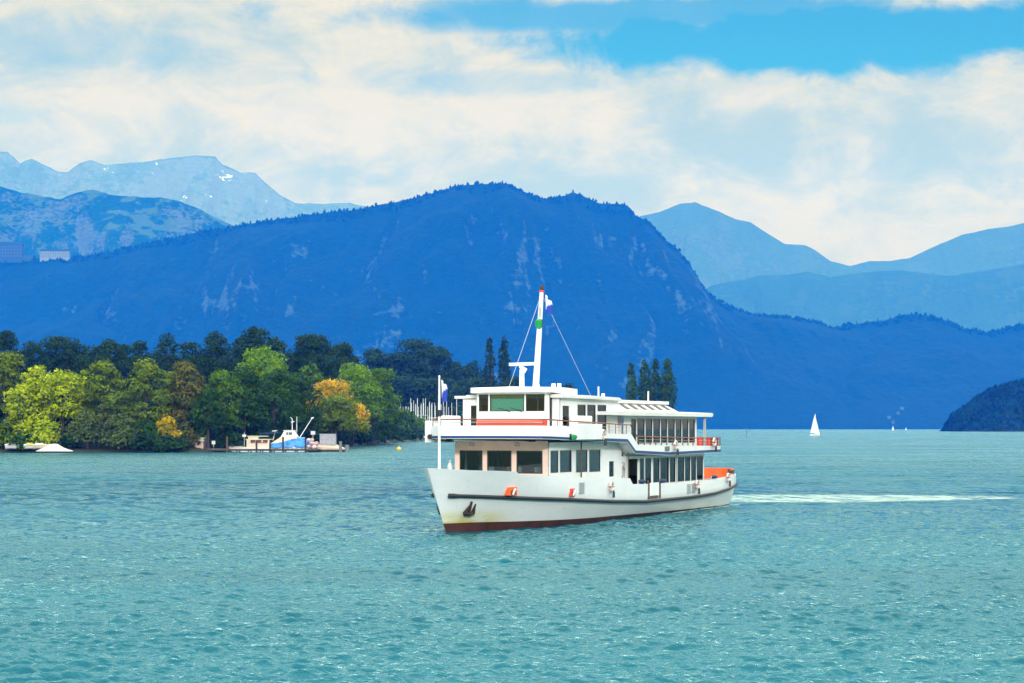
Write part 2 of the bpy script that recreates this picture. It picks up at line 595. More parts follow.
def mountain(name, prof, Yr, Yf, material, rough=1.0, seed=1, step=1.0, rows=70, power=1.15, crest=6.0, ridges=1.0, back=1500):
    px = np.arange(prof[0][0], prof[-1][0] + step, step)
    py = np.interp(px, [p[0] for p in prof], [p[1] for p in prof])
    X = (px - 512) / F * Yr
    Hh = (HZ - py) / F * Yr + H0
    Hh = Hh + vnoise(X / 90, X * 0 + 3.3, seed, 5, 0.6) * crest * 2
    Hh = np.maximum(Hh, 0)
    t = np.concatenate([[-1.0, -0.5, -0.2, -0.06], np.linspace(0, 1, rows) ** 1.15])
    T, XX = np.meshgrid(t, X, indexing='ij')
    Yy = np.where(T >= 0, Yr + (Yf - Yr) * T, Yr - T * back)
    wob = vnoise(XX / 700, Yy / 900, seed + 5, 4) * (Yr - Yf) * 0.22
    Yy = Yy + wob * np.clip(np.abs(T) * 3, 0, 1) * np.clip((1 - T) * 3, 0, 1)
    g = np.where(T >= 0, (1 - np.clip(T, 0, 1)) ** power, 1 - np.clip(-T, 0, 1) ** 1.2)
    Z = Hh[None, :] * g
    # gullies and shoulders running down the slope
    warp = vnoise(XX / 900, Yy / 900, seed + 11, 3) * 500
    gul = np.abs(vnoise((XX + warp) / 420, Yy / 1500, seed + 2, 5)) * 2 - 0.35
    lump = vnoise(XX / 300, Yy / 300, seed + 3, 5, 0.55)
    env = np.clip(T * 5, 0, 1) * np.clip((1 - T) * 4, 0, 1) * np.clip(Hh[None, :] / 300, 0, 1)
    amp = 0.16 * rough * Hh[None, :]
    Z = Z + env * (amp * ridges * gul + 0.22 * amp * lump * 2)
    # stay below the skyline that the crest draws
    lim = H0 + (Hh[None, :] - H0) * (Yy / Yr) * 0.995
    Z = np.where(T > 0, np.minimum(Z, np.maximum(lim, 0)), Z)
    Z = np.maximum(Z, 0) - np.where(np.abs(T) >= 0.999, 0.8, 0)
    nr, nc = Z.shape
    V = np.stack([XX, Yy, Z], -1).reshape(-1, 3)
    i, j = np.meshgrid(np.arange(nr - 1), np.arange(nc - 1), indexing='ij')
    a = (i * nc + j).ravel()
    Fc = np.stack([a, a + 1, a + nc + 1, a + nc], -1)
    o = numpy_obj(name, V, Fc, material, smooth=True)
    tag(o, kind='structure')
    return X, Hh, (XX, Yy, Z, T)


MAIN = [(-420, 300), (-330, 288), (-240, 291), (-160, 272), (-90, 262), (0, 258), (20, 258), (75, 258), (100, 254), (130, 247), (160, 241), (200, 232), (240, 225), (280, 219), (320, 213), (352, 211),
        (380, 205), (400, 201), (430, 194), (455, 187), (480, 184), (505, 183), (515, 187), (530, 195), (545, 199), (565, 195),
        (573, 192), (585, 198), (600, 203), (620, 204), (630, 207), (637, 217), (650, 222), (662, 238), (675, 246), (687, 260),
        (695, 272), (707, 293), (725, 305), (745, 312), (780, 317), (800, 318), (815, 322), (830, 327), (860, 323), (880, 321),
        (900, 316), (915, 314), (935, 317), (960, 327), (985, 333), (1000, 329), (1022, 325), (1110, 316), (1200, 321), (1300, 310), (1400, 330)]
MIDL = [(-420, 235), (-300, 205), (-220, 212), (-150, 186), (-90, 178), (0, 186), (20, 192), (45, 197), (60, 199), (75, 193), (92, 189), (110, 195), (140, 197), (160, 197), (180, 201),
        (200, 209), (215, 218), (235, 226), (260, 233), (300, 242), (380, 262), (450, 300)]
FARL = [(-420, 190), (-330, 168), (-260, 176), (-190, 158), (-90, 145), (0, 151), (8, 152), (20, 163), (32, 159), (45, 165), (58, 172), (68, 172), (80, 163), (90, 160), (105, 165),
        (140, 162), (175, 158), (195, 156), (215, 156), (222, 164), (240, 172), (255, 173), (268, 185), (280, 195), (295, 203),
        (320, 204), (350, 203), (370, 207), (400, 215), (440, 230), (560, 300)]
FARR = [(480, 330), (560, 262), (600, 235), (640, 216), (660, 212), (680, 204), (695, 202), (705, 206), (720, 212), (735, 219), (750, 222), (765, 232),
        (785, 244), (805, 245), (815, 250), (830, 261), (850, 266), (870, 261), (890, 261), (910, 258), (940, 244), (965, 234),
        (990, 229), (1010, 226), (1024, 223), (1110, 214), (1200, 221), (1300, 240), (1400, 232)]
MIDR = [(600, 330), (690, 300), (712, 285), (735, 281), (757, 276), (785, 275), (807, 272), (832, 277), (865, 272), (900, 270), (950, 276), (1024, 264), (1110, 258), (1250, 270), (1400, 262)]
HEAD = [(944, 430), (947, 424), (950, 416), (962, 408), (975, 399), (985, 391), (1000, 386), (1015, 382), (1040, 377), (1110, 362), (1200, 352), (1300, 358), (1400, 350)]

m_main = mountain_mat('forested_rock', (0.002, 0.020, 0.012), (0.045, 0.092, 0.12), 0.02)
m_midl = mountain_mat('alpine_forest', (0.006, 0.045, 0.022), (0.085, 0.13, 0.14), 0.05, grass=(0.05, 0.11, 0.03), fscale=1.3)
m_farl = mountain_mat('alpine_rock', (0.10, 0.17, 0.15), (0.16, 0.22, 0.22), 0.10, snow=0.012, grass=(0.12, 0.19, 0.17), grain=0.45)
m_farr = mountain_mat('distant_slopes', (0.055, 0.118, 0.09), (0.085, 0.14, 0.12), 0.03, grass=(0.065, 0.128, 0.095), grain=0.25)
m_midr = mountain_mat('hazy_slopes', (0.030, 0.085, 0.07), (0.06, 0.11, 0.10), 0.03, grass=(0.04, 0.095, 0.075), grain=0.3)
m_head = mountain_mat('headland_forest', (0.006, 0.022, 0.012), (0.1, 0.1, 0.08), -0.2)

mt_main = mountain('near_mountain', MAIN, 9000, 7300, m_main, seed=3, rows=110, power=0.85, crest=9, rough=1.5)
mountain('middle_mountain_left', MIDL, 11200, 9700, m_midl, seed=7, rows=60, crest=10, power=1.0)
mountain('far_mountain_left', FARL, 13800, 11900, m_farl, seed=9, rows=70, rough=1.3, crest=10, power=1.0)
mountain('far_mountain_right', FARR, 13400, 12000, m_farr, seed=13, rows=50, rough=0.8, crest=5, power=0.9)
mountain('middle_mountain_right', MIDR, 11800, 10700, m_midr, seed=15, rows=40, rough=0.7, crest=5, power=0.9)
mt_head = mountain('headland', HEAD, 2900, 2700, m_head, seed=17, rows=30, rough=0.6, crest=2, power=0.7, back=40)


def forest(name, mt, n, tmax, hmin, hmax, material, seed, label, wide=1.0):
    """many small conifers on a slope, counted by nobody: one object"""
    XX, YY, ZZ, TT = mt[2]
    r = np.random.default_rng(seed)
    ok = np.argwhere((TT[:, :] >= 0) & (TT[:, :] <= tmax) & (ZZ > 2))
    pick = ok[r.integers(0, len(ok), n)]
    a = pick[:, 0], pick[:, 1]
    dx = XX[0, 1] - XX[0, 0]
    x = XX[a] + r.uniform(-.5, .5, n) * dx
    yv = YY[a]
    z = ZZ[a] - 2.5
    h = r.uniform(hmin, hmax, n)
    w = h * r.uniform(0.16, 0.36, n) * wide
    k = 5
    V = np.zeros((n, 2 * k + 1, 3))
    for i in range(k):
        th = 2 * math.pi * i / k + r.random(n) * 6
        for ring, (rr, zz) in enumerate(((1.0, 0.12), (0.8, 0.5))):
            V[:, ring * k + i, 0] = x + np.cos(th) * w * rr * r.uniform(.8, 1.2, n)
            V[:, ring * k + i, 1] = yv + np.sin(th) * w * rr
            V[:, ring * k + i, 2] = z + h * zz
    V[:, 2 * k] = np.stack([x + r.normal(0, .4, n), yv, z + h], -1)
    fs = []
    for i in range(k):
        j = (i + 1) % k
        fs += [(i, j, k + j), (i, k + j, k + i), (k + i, k + j, 2 * k)]
    fs = np.array(fs)
    Fc = (np.arange(n)[:, None, None] * (2 * k + 1) + fs[None]).reshape(-1, 3)
    o = numpy_obj(name, V.reshape(-1, 3), Fc, material)
    tag(o, label, 'forest', kind='stuff')


m_fir = mat('fir_forest', (0.003, 0.020, 0.011), 0.9, var=0.5, vscale=0.02, spec=0.03)
forest('ridge_forest', mt_main, 4200, 0.05, 5, 22, m_fir, 1, 'fir forest along the crest of the blue mountain', 1.5)
forest('headland_forest', mt_head, 5000, 1.0, 5, 9, m_fir, 3, 'dark forest covering the headland at the right edge', 2.2)
# ------------------------------------------------------------------ the ferry
# boat coordinates: u = metres aft of the stem at the waterline, v = metres to port, z up
WHITE = mat('white_paint', (0.85, 0.86, 0.85), 0.35, var=0.04, vscale=0.8)
ROOFW = mat('roof_paint', (0.78, 0.77, 0.73), 0.5, var=0.06, vscale=0.7)
WARMLIT = mat('warm_lit_white', (0.97, 0.68, 0.58), 0.4, var=0.04)  # white front wall with the warm sunlight painted in as pink
BLUE = mat('blue_paint', (0.008, 0.045, 0.17), 0.35)
RED = mat('red_paint', (0.75, 0.06, 0.03), 0.4)
BLACK = mat('black_rubber', (0.018, 0.02, 0.026), 0.5)
DARK = mat('dark_frame', (0.04, 0.045, 0.05), 0.4)
DECK = mat('deck_grey', (0.25, 0.27, 0.27), 0.7, var=0.1)
WOOD = mat('varnished_rail', (0.27, 0.075, 0.035), 0.35, var=0.2, vscale=6)
STEEL = mat('galvanised_steel', (0.55, 0.57, 0.58), 0.35, metal=0.6)
BROWN = mat('brown_wood', (0.10, 0.06, 0.035), 0.6, var=0.2, vscale=8)
RUST = mat('rusty_anchor', (0.035, 0.022, 0.018), 0.8, var=0.4, vscale=6)
ORANGE = mat('orange_canvas', (0.85, 0.12, 0.015), 0.6, var=0.12, vscale=2.5)
REDCAN = mat('red_canvas', (0.75, 0.05, 0.03), 0.6, var=0.15, vscale=2.5)
GREENL = mat('green_lamp', (0.0, 0.30, 0.07), 0.25)
CURT = mat('curtain_cloth', (0.78, 0.80, 0.76), 0.8, var=0.1, vscale=5)
INTER = mat('interior_panel', (0.18, 0.11, 0.07), 0.6, var=0.2, vscale=2)
SEATC = mat('seat_cloth', (0.12, 0.09, 0.08), 0.8)
GLASS = glass_mat('tinted_glass', (0.58, 0.66, 0.66), 0.0)
GLASSB = glass_mat('side_glass', (0.50, 0.60, 0.60), 0.10)
TEAL = glass_mat('teal_glass', (0.55, 0.85, 0.82), 0.08)
CLOTHW = mat('white_cloth', (0.82, 0.82, 0.80), 0.8)
CLOTHB = mat('blue_cloth', (0.02, 0.06, 0.45), 0.8)


def hull_mat():
    m = bpy.data.materials.new('hull_paint')
    m.use_nodes = True
    t = NT(m.node_tree)
    tc = t.n('ShaderNodeTexCoord').outputs['Object']
    s = t.n('ShaderNodeSeparateXYZ', ins={0: tc}).outputs
    n = t.noise(t.mapping(tc, scale=(0.35, 0.35, 1.3)), 1.6, 5, 0.65)
    base = t.mix(t.ramp(n, 0.3, 0.7), (0.80, 0.84, 0.85), (0.87, 0.88, 0.87))
    # yellowish water stain low on the bow, rust weeps
    st = t.math('MULTIPLY', t.ramp(s[2], 0.55, 1.35, 1, 0), t.ramp(s[0], 1.5, 5.5, 1, 0))
    st = t.math('MULTIPLY', st, t.ramp(n, 0.28, 0.55))
    base = t.mix(st, base, (0.64, 0.58, 0.16))
    streak = t.noise(t.mapping(tc, scale=(5.0, 5.0, 0.25)), 1.0, 3, 0.6)
    base = t.mix(t.ramp(streak, 0.60, 0.80, 0, 0.35), base, (0.42, 0.42, 0.38))
    b = t.n('ShaderNodeBsdfPrincipled', ins={'Base Color': base, 'Roughness': 0.3})
    nb = t.n('ShaderNodeBump', ins={'Strength': 0.25, 'Distance': 0.03, 'Height': t.noise(t.mapping(tc, scale=(0.9, 0.9, 0.6)), 1.2, 2)})
    t.set(b, 'Normal', nb.outputs[0])
    t.n('ShaderNodeOutputMaterial', ins={0: b.outputs[0]})
    return m


HULLW = hull_mat()
BOOT = mat('boot_top_red', (0.075, 0.022, 0.016), 0.6, var=0.3, vscale=1.2)

TH = R(25)
FY0 = 92.21
FX0 = -3.38
ferry = empty('passenger_ferry', (FX0, FY0, 0), R(65),
              'white two deck passenger ferry with tall raked mast crossing the lake', 'ferry')


def fw(u, v, z):
    """boat point to world point"""
    return (FX0 + u * math.sin(TH) + v * math.cos(TH), FY0 + u * math.cos(TH) - v * math.sin(TH), z)


class FB(MB):
    """mesh builder in u, v, z (object y runs to starboard)"""
    def build(self, name, mats, parent=None, **kw):
        self.v = [(p[0], -p[1], p[2]) for p in self.v]
        return MB.build(self, name, mats, ferry if parent is None else parent, **kw)


HBW = [(0, 0), (0.6, 0.16), (2.7, .65), (5.2, 1.6), (8.5, 2.42), (12, 2.7), (30, 2.7), (36, 2.66), (39, 2.40), (40.3, 1.8), (41.2, .9), (41.5, 0)]
HBD = [(0, 0), (.10, .14), (.3, .32), (.8, .66), (1.6, 1.10), (3, 1.72), (5, 2.38), (8, 3.0), (11, 3.32), (13, 3.38), (34, 3.38), (38.5, 3.28), (41.0, 2.95),
       (42.6, 2.3), (43.4, 1.5), (43.9, .7), (44.05, 0)]
ZTOP = [(-2.1, 3.40), (0, 3.25), (3.2, 3.14), (3.5, 2.95), (9.3, 2.67), (17.0, 2.44), (17.45, 2.07), (22.5, 1.94), (28.6, 1.83), (31.2, 1.93),
        (35.5, 2.08), (38, 2.12), (42, 2.22)]
ZSTR = [(-2, 2.02), (1, 1.88), (5, 1.66), (9.3, 1.44), (14, 1.18), (20, .95), (28.5, .93), (33, 1.02), (36, 1.20), (38.5, 1.40), (42, 1.72)]
ZRED = [(-2, .52), (0, .50), (3, .43), (10, .31), (20, .20), (30, .10), (40, .06)]


def zdeck(u):
    return lerp_tab([(-2, 2.55), (3, 2.15), (16.9, 1.95), (17.3, 1.15), (29, 1.0), (34, 1.1), (41, 1.45)], u)


def hull_hb(d, frac):
    """half breadth at distance d aft of the stem, frac 0 waterline .. 1 bulwark top"""
    ln = 41.5 + 2.55 * frac
    w = lerp_tab(HBW, d * 41.5 / ln)
    k = lerp_tab(HBD, d * 44.05 / ln)
    return w + (k - w) * frac ** 0.9


def hull_pt(t, z, zt):
    frac = min(max(z / zt, 0), 1)
    ln = 41.5 + 2.55 * frac
    us = -2.05 * frac
    hb = hull_hb(t * ln, frac)
    if z < 0:
        hb *= 0.75
    return us + t * ln, hb


TS = [0, .002, .005, .009, .015, .024, .036, .05, .07, .095, .1215, .1275, .16, .2, .25, .31, .37, .42, .4385, .4485, .49, .55, .61, .67, .73, .78, .83, .87, .90, .925, .945,
      .96, .972, .982, .99, .995, 1]


def z_full(u):
    """height at which the flare ends: the sheer at the bow, the strake amidships"""
    f = min(max((u - 2) / 8, 0), 1)
    f = f * f * (3 - 2 * f)
    return lerp_tab(ZTOP, u) * (1 - f) + (lerp_tab(ZSTR, u) + .06) * f


def hull_side_point(u, z):
    """v of the hull plating at u, z"""
    zt = z_full(u)
    frac = min(max(z / zt, 0), 1)
    return hull_hb(u + 2.05 * frac, frac)


def build_hull():
    b = FB()
    rows = []
    for t in TS:
        ua = -2.05 + t * 43.5
        zt, zr, zs = lerp_tab(ZTOP, ua), lerp_tab(ZRED, ua), lerp_tab(ZSTR, ua)
        zd = zdeck(ua)
        zd = min(zd, zt - 0.3)
        zl = [-0.7, 0.0, zr, zr + (zs - zr) * .5, zs, zs + .42, zt]
        zf = z_full(ua)
        row = [(*hull_pt(t, z, zf), z) for z in zl]
        u1, h1, _ = row[-1]
        th = min(0.1, h1)
        ui = min(max(u1, -1.93), 41.9)
        ud, hd = hull_pt(t, zd, zf)
        ud = min(max(ud, -1.4), 41.6)
        row += [(ui, max(h1 - th, 0), zt), (ud, max(hd - 0.1, 0), zd), (ud, 0.0, zd)]
        rows.append(row)
    m = len(rows[0])
    for sgn in (1, -1):
        o = len(b.v)
        for row in rows:
            b.v += [(p[0], sgn * p[1], p[2]) for p in row]
        for i in range(len(rows) - 1):
            for k in range(m - 1):
                q = [o + i * m + k, o + i * m + k + 1, o + (i + 1) * m + k + 1, o + (i + 1) * m + k]
                b.f.append(q)
                b.mi.append(1 if k < 2 else (2 if k == m - 2 else 0))
    ob = b.build('hull', [HULLW, BOOT, DECK], smooth=38)
    return ob


hull = build_hull()

# rubbing strakes along both sides
for sg in (1, -1):
    b = FB()
    us = [-0.6, -0.3] + [x * 1.0 for x in range(0, 39)] + [39, 39.6, 40.2, 40.7]
    path = [(u, sg * (hull_side_point(u, lerp_tab(ZSTR, u)) + 0.05), lerp_tab(ZSTR, u)) for u in us]
    if sg == 1:
        path += [(41.3, 1.75, 1.66), (41.75, 0.8, 1.69), (41.85, 0.0, 1.70)]
    else:
        path += [(41.3, -1.75, 1.66), (41.75, -0.8, 1.69), (41.85, -0.02, 1.70)]
    b.tube(path, [0.12, 0.12] + [0.095] * (len(path) - 2), 8)
    b.build('rubbing_strake', BLACK, smooth=50)

# anchors in the bow
for sg in (1, -1):
    b = FB()
    u0 = 1.0
    v0 = hull_side_point(u0, 1.25)
    def AP(du, dz, out=0.10):
        zz = 1.25 + dz
        return (u0 + du, sg * (hull_side_point(u0 + du, zz) + out), zz)
    b.tube([AP(0.000, 0.357, .05), AP(0.040, -0.212, .12)], .07, 8)
    b.tube([AP(-0.256, -0.255, .12), AP(0.040, -0.306, .14), AP(0.336, -0.255, .12)], .10, 8)
    b.tube([AP(-0.240, -0.255, .12), AP(-0.160, 0.212, .17)], [.13, .03], 6)
    b.tube([AP(0.320, -0.255, .12), AP(0.192, 0.238, .17)], [.13, .03], 6)
    b.build('anchor', RUST)

# recessed fairleads with orange surround, vent grilles
for (u, z, mt_) in ((3.35, 2.08, ORANGE), (8.75, 1.86, REDCAN)):
    v = hull_side_point(u, z)
    b = FB()
    w, hgt = 0.26, 0.22
    dv = (hull_side_point(u + .3, z) - hull_side_point(u - .3, z)) / .6
    hi = hull_side_point(u, z + hgt) + .02
    def FP(du, dz, o):
        return (u + du, hi + dv * du + o, z + dz)
    b.hexa([FP(-w, -hgt, -.25), FP(w, -hgt, -.25), FP(w, hgt, -.25), FP(-w, hgt, -.25)], [FP(-w, -hgt, .03), FP(w, -hgt, .03), FP(w, hgt, .03), FP(-w, hgt, .03)])
    b.cur = 1
    w2, h2 = w * .62, hgt * .5
    b.hexa([FP(-w2, -h2 - .06, 0), FP(w2, -h2 - .06, 0), FP(w2, h2 - .06, 0), FP(-w2, h2 - .06, 0)], [FP(-w2, -h2 - .06, .05), FP(w2, -h2 - .06, .05), FP(w2, h2 - .06, .05), FP(-w2, h2 - .06, .05)])
    b.cur = 2
    b.tube([FP(-.05, -.18, .06), FP(-.02, .05, .12), FP(.1, .12, .07)], .06, 6)
    f = b.build('fairlead', [mt_, BROWN, WHITE], bevel=0.02)
for (u, z) in ((9.95, 2.08), (28.55, 1.52), (28.55 - 0.9, 1.5)):
    v = hull_side_point(u, z)
    b = FB()
    for k in range(6):
        b.box(u - .36, u + .36, v - .02, v + .035, z - .3 + k * .105, z - .3 + k * .105 + .07)
    if u != 27.65:
        b.build('vent_grille', STEEL)


# ---- walls with openings
def wall(b, p0, p1, z0, z1, ops, th=0.06):
    """p0->p1 plan points, ops (a0,a1,zb,zt) along the wall in metres"""
    P0, P1 = Vector(p0), Vector(p1)
    L = (P1 - P0).length
    d = (P1 - P0) / L
    nr = Vector((-d.y, d.x)) * th
    def blk(a0, a1, za, zb):
        if a1 - a0 < 1e-4 or zb - za < 1e-4:
            return
        A, B_ = P0 + d * a0, P0 + d * a1
        q = [A, B_, B_ + nr, A + nr]
        b.hexa([(p.x, p.y, za) for p in q], [(p.x, p.y, zb) for p in q])
    ops = sorted(ops)
    prev = 0
    for (a0, a1, zb, zt) in ops:
        blk(prev, a0, z0, z1)
        blk(a0, a1, z0, zb)
        blk(a0, a1, zt, z1)
        prev = a1
    blk(prev, L, z0, z1)
    return P0, d, nr


def window(P0, d, nr, a0, a1, zb, zt, parent=None, glass=None, frame=None, name='window', fr=0.045, curtain=None, bars=()):
    """frame ring with a pane, set in the opening and 1 cm proud of it"""
    out = nr.normalized() * -1
    b = FB()
    def blk(x0, x1, za, zc, o0, o1):
        A, B_ = P0 + d * x0, P0 + d * x1
        q = [A + out * o1, B_ + out * o1, B_ + out * o0, A + out * o0]
        b.hexa([(p.x, p.y, za) for p in q], [(p.x, p.y, zc) for p in q])
    e = 0.002
    blk(a0 + e, a0 + fr, zb + e, zt - e, -.05, .012)
    blk(a1 - fr, a1 - e, zb + e, zt - e, -.05, .012)
    blk(a0 + fr, a1 - fr, zb + e, zb + fr, -.05, .012)
    blk(a0 + fr, a1 - fr, zt - fr, zt - e, -.05, .012)
    for bx in bars:
        blk(a0 + bx - .03, a0 + bx + .03, zb + fr, zt - fr, -.045, .008)
    w = b.build(name, frame or DARK, parent)
    b = FB()
    blk(a0 + fr - .002, a1 - fr + .002, zb + fr - .002, zt - fr + .002, -.03, -.02)
    b.build('pane', glass or GLASS, w)
    if curtain:
        for (c0, c1) in curtain:
            b = FB()
            n = max(2, int((c1 - c0) / .09))
            for k in range(n):
                x0 = a0 + c0 + (c1 - c0) * k / n
                x1 = a0 + c0 + (c1 - c0) * (k + 1) / n
                off = -.10 - .035 * (k % 2)
                blk(x0, x1, zb - .05, zt + .03, off - .01, off)
            b.build('curtain', CURT, w)
    return w


# ---- main deck house
HW = 2.8
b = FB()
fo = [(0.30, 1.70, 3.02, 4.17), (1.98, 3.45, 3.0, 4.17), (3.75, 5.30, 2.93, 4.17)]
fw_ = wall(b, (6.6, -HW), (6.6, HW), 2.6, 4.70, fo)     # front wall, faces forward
b.build('front_wall', WARMLIT)


def front_win(P, o, **k):
    window(P[0], P[1], P[2], *o, **k)


# wall() puts its thickness to the left of p0->p1; for the front wall that is forward, so flip
fwP = (Vector((6.6, -HW)), Vector((0, 1)), Vector((0.06, 0)))
for o in fo:
    window(Vector((6.54, -HW)), Vector((0, 1)), Vector((0.06, 0)), *o, fr=0.06)
for sg in (1, -1):
    b = FB()
    ops = [(0.12, 1.15, 2.97, 4.18), (1.40, 3.0, 2.97, 4.18), (3.65, 5.27, 2.92, 4.17), (5.57, 7.2, 2.90, 4.16), (8.4, 9.5, 2.40, 3.62)]
    o2 = [(12.0, 13.55, 1.05, 3.52)]
    p0, p1 = (6.66, HW), (17.2, HW)
    if sg == -1:
        p0, p1 = (17.2, -HW), (6.66, -HW)
        L = 10.54
        ops = [(L - a1, L - a0, zb, zt) for (a0, a1, zb, zt) in ops]
    P0, d, nr = wall(b, p0, p1, 2.34, 4.62, ops)
    b.build('side_wall', WHITE)
    inn = Vector((0, -0.06)) if sg == 1 else Vector((0, 0.06))
    base = Vector(p0) + nr
    Pf = Vector(p0) if (nr.y > 0) != (sg == 1) else base
    for k, o in enumerate(sorted(ops, key=lambda q: q[0])):
        is_door = o[2] < 2.6
        if is_door:
            w = window(Pf, d, inn, *o, name='door', frame=WHITE, fr=0.16)
        else:
            window(Pf, d, inn, *o, fr=0.05, glass=GLASSB)
    # aft part, deck one step lower: doorway then the long saloon window row
    wins = [(3.05, 4.95), (5.35, 6.45), (6.6, 8.15), (8.35, 9.35), (9.55, 11.05), (11.2, 12.2), (12.4, 13.35), (13.5, 14.75)]
    ops = [(1.2, 2.75, 1.10, 3.54)] + [(a0, a1, 1.95, 3.54) for a0, a1 in wins]
    p0, p1 = (17.2, HW), (32.2, HW)
    if sg == -1:
        p0, p1 = (32.2, -HW), (17.2, -HW)
        ops = [(15 - a1, 15 - a0, zb, zt) for (a0, a1, zb, zt) in ops]
    b = FB()
    P0, d, nr = wall(b, p0, p1, 0.9, 3.72, ops)
    b.build('saloon_wall', WHITE)
    Pf = Vector(p0) if (nr.y > 0) != (sg == 1) else Vector(p0) + nr
    for k, o in enumerate(sorted(ops)):
        if o[2] < 1.5:
            continue
        L = o[1] - o[0]
        cur = [(0.06, 0.06 + .36 * L)] if k % 2 else [(L * .60, L - .06)]
        if L > 1.8:
            cur = [(0.05, .8), (1.05, 1.75)]
        window(Pf, d, inn, *o, fr=0.05, curtain=cur)
b = FB()
b.box(32.14, 32.2, -HW + .06, HW - .06, 0.95, 3.7)
b.build('aft_wall', WHITE)
b = FB()
b.box(17.14, 17.2, -HW + .06, HW - .06, 1.1, 4.6)
b.build('bulkhead', INTER)
b = FB()
b.box(12.6, 12.7, -HW + .06, HW - .06, 2.0, 4.55)
b.build('bulkhead', INTER)
# seats and tables inside
for k in range(7):
    u = 21.2 + k * 1.6
    for v in (-1.9, 1.9):
        b = FB()
        b.box(u, u + .45, v - .55, v + .55, 1.35, 1.45)
        b.box(u + .45, u + .55, v - .55, v + .55, 1.35, 2.2)
        b.box(u + .1, u + .35, v - .4, v + .4, 1.0, 1.35)
        b.build('bench', SEATC)
for k in range(4):
    for v in (-1.7, 0.0, 1.7):
        b = FB()
        u = 7.8 + k * 1.2
        b.box(u, u + .45, v - .45, v + .45, 2.4, 2.5)
        b.box(u + .45, u + .53, v - .45, v + .45, 2.4, 3.25)
        b.box(u + .1, u + .35, v - .3, v + .3, 2.0, 2.4)
        b.build('bench', SEATC if k else CLOTHW)

# posts between bulwark and upper deck
for sg in (1, -1):
    for (u, z0, z1) in ((10.3, 2.6, 4.62), (17.5, 2.1, 3.95), (20.2, 2.0, 3.7), (26, 1.9, 3.65)):
        b = FB()
        b.tube([(u, sg * 3.18, z0), (u, sg * 3.18, z1)], 0.045, 8)
        b.build('post', BROWN if u < 19 else STEEL, smooth=50)

# ---- upper deck: floor, bulwark with blue line, rails
HB = 3.56
UP = [(4.32, 0), (4.36, 1.4), (4.5, 2.6), (4.75, 3.25), (5.25, HB)]
us_ = [8.6, 11.9, 12.05, 16.4, 17.05, 17.7, 18.1, 23.4, 28, 33.0]
UP += [(u, HB) for u in us_] + [(34.0, 3.42), (34.8, 2.95), (35.3, 2.1), (35.55, 1.1), (35.6, 0)]
OUT = UP + [(u, -v) for (u, v) in UP[-2:0:-1]]
ZB = [(4.3, 4.83), (8.7, 4.72), (12.5, 4.62), (16.4, 4.55), (17.7, 3.87), (23.4, 3.70), (35.6, 3.78)]
ZT = [(4.3, 5.53), (8.6, 5.46), (11.9, 5.45), (12.05, 5.12), (17.05, 5.03), (18.1, 4.39), (35.6, 4.17)]


def orient(path):
    """make the band() thickness point inwards"""
    A = sum(path[i][0] * path[(i + 1) % len(path)][1] - path[(i + 1) % len(path)][0] * path[i][1] for i in range(len(path)))
    return path if A > 0 else path[::-1]


OUT = orient(OUT)
b = FB()
b.band(OUT, [lerp_tab(ZB, p[0]) for p in OUT], [lerp_tab(ZT, p[0]) for p in OUT], 0.07)
b.build('upper_bulwark', WHITE, smooth=35)
# blue line, 1.5 cm proud
b = FB()
OUT2 = [(20 + (p[0] - 20) * 1.0011, p[1] * 1.005) for p in OUT]
b.band(OUT2, [lerp_tab(ZB, p[0]) + .03 for p in OUT2], [lerp_tab(ZB, p[0]) + (.20 if p[0] > 12 else .15) for p in OUT2], 0.03)
b.build('blue_stripe', BLUE, smooth=35)
b = FB()
hbu = lambda u: lerp_tab([(p[0], p[1]) for p in UP], u) - 0.08
st = [(u, max(hbu(u), .05), lerp_tab(ZB, u) + .02, lerp_tab(ZB, u) + .15) for u in (4.42, 4.5, 4.75, 5.25, 8.7, 12.5, 16.4, 17.7, 23.4, 33, 34, 34.8, 35.3, 35.5)]
b.loft(st)
b.build('upper_deck', [ROOFW])


def offset_path(lst, dv=-0.03):
    return [(u, v + (dv if v > 0 else -dv)) for (u, v) in lst]


def rail(path, zf, r, name, m, sides=6):
    b = FB()
    b.tube([(p[0], p[1], zf(p[0])) for p in path], r, sides)
    return b.build(name, m, smooth=60)


